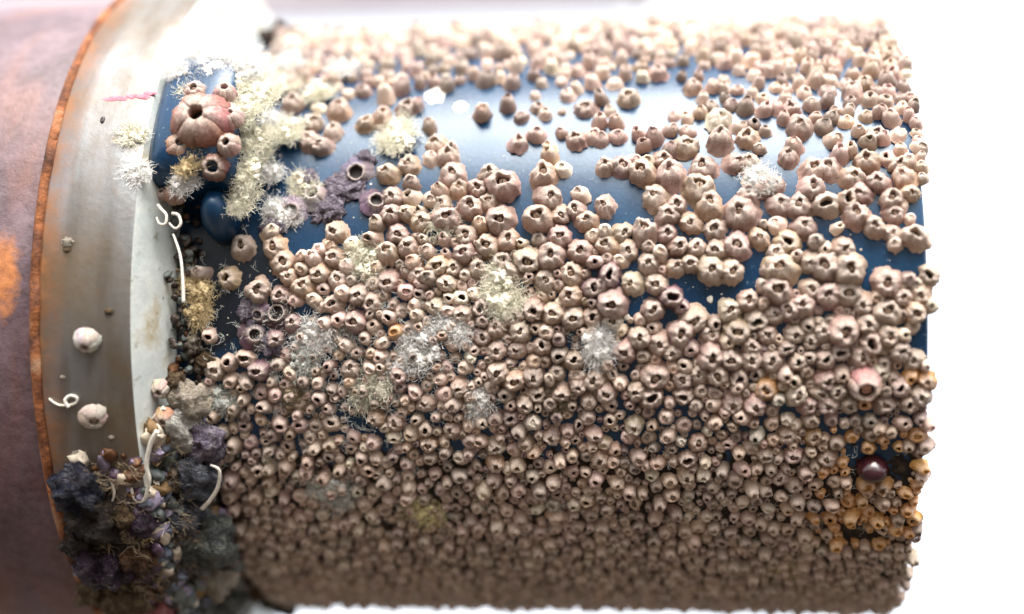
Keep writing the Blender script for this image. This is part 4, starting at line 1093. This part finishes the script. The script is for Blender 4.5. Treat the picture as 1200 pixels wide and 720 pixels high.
# uncountable crumbs and debris caked over the dark growth
VV, FF, MI, off = [], [], [], 0
mats = [LM[q] for q in ('LK', 'LP', 'LO', 'LN', 'LC', 'LG', 'LS', 'LV')]
base = lump_mesh('tmp', 33, LM['LK'], 0.5, 1.7, 0.3, 2)
bv = np.array([tuple(v.co) for v in base.vertices])
bf = np.array([tuple(p_.vertices) for p_ in base.polygons])
bpy.data.meshes.remove(base)
for k in range(880):
    if k >= 700:
        x, a = rnd.gauss(-0.0875, 0.0022), rnd.uniform(-18, 20)
        rr = R + rnd.uniform(0.0, 0.006) * max(0, (-0.083 - x) / 0.008)
        mi = rnd.choice((0, 0, 0, 0, 3, 6, 6, 0))
    elif k < 330:
        x, a, rr = rnd.uniform(-0.1165, -0.0960), rnd.uniform(-52, -18), RF
        if x < -0.112 and a > -24 or rnd.random() > (-a - 14) / 14:
            continue
        mi = rnd.choice((0, 0, 0, 1, 1, 2, 3, 3, 4, 7))
    else:
        x, a = rnd.uniform(-0.0965, -0.0835), rnd.uniform(-52, -15)
        if x < -0.0935 and a > -24:
            continue
        rr = 0.1034 - max(0, x + 0.0955) * 1.3
        mi = rnd.choice((4, 5, 5, 6, 6, 6, 7, 2, 0)) if a < -18 else rnd.choice((4, 4, 2, 3))
    q = rnd.uniform(0.0006, 0.0022) * (0.55 if k >= 700 else 1)
    A = np.array(frame(x, a, rr, rnd.uniform(0, 6), rnd.uniform(0, 0.8), rnd.uniform(0, 6)) @ Matrix.Diagonal((q * rnd.uniform(0.8, 1.8), q, q * 0.8, 1)))
    VV.append(bv @ A[:3, :3].T + A[:3, 3])
    FF.append(bf + off)
    MI += [mi] * len(bf)
    off += len(bv)
tag(put('debris', mesh('debris', np.vstack(VV), np.vstack(FF), mats, True, None, MI)), 'dark and ochre debris caked over the lower flange', 'debris', None, 'stuff')
# backing of the grey column: a knobbly mound filling the corner between flange face and pipe
V = []
for i in range(40):
    for j in range(90):
        x, a = -0.0950 + 0.0115 * i / 39, -13 - 60 * j / 89
        f = min(1, max(0, (-a - 13) / 8))
        hgt = (0.0165 * (1 - i / 39) ** 1.2) * f + 0.0016 * f * mnoise.noise(Vector((x * 300, a * 0.35, 1))) + 0.0008 * mnoise.noise(Vector((x * 900, a * 1.2, 4)))
        V.append(tuple(pt(x, a, R - 0.0006 + hgt)))
mo = put('sponge_mound', mesh('sponge_mound', V, grid_faces(40, 90), mottled('sponge', [(0.03, 0.03, 0.03), (0.15, 0.16, 0.16), (0.30, 0.28, 0.24)], 260, 0.7, 0.9, 0.001)))
tag(mo, 'grey spongy mound filling the corner between the flange face and the pipe', 'sponge')

# flattened mauve crust round the purple barnacles
M_MAUVE = mottled('mauve_crust', [(0.06, 0.04, 0.065), (0.26, 0.21, 0.28), (0.58, 0.53, 0.59)], 2.4, 0.6, 0.9, 0.12, 5)
for k, (x, a, sx_, sy_, lb) in enumerate(((-0.0480, 22.8, 0.0046, 0.0034, 'lavender crust between the two topmost purple barnacles'), (-0.0520, 19.0, 0.0042, 0.0034, 'mauve crust below the topmost purple barnacles'), (-0.0585, 24.2, 0.0036, 0.0028, 'mauve crust left of the topmost purple barnacle'),
                                          (-0.0440, 28.6, 0.0030, 0.0024, 'small mauve crust above the topmost purple barnacle'), (-0.0655, 16.5, 0.0040, 0.0024, 'whitish mauve crust at the foot of the whitish purple barnacle'), (-0.0715, 0.8, 0.0034, 0.0028, 'plum-grey crust in the bare navy gap by the flange'), (-0.0660, -4.4, 0.0036, 0.0026, 'plum-grey crust under the dark plum barnacles'))):
    tag(put('crust_patch', lump_mesh('crust_patch', 140 + k, M_MAUVE, 0.6, 1.8, 0.35, 4), None, frame(x, a, R, k * 0.9) @ Matrix.Diagonal((sx_, sy_, 0.0019, 1))), lb, 'crust')

# threads and slime strands straggling over the dark growth
VV, FF, off = [], [], 0
for k in range(110):
    if k % 2:
        x, a, rr = rnd.uniform(-0.1140, -0.0970), rnd.uniform(-48, -20), RF + rnd.uniform(0.001, 0.004)
    else:
        x, a, rr = rnd.uniform(-0.0950, -0.0860), rnd.uniform(-46, -16), 0.1010 - rnd.uniform(0, 0.004)
    V, F = filaments(9, 0.0016, 0.0034, 0.00007, 2000 + k)
    A = np.array(frame(x, a, rr, rnd.uniform(0, 6)))
    VV.append(V @ A[:3, :3].T + A[:3, 3])
    FF.append(F + off)
    off += len(V)
tag(put('slime_threads', mesh('slime_threads', np.vstack(VV), np.vstack(FF), M_TUFT['brown'])), 'fine brown threads straggling over the dark growth on the flange', 'threads', None, 'stuff')
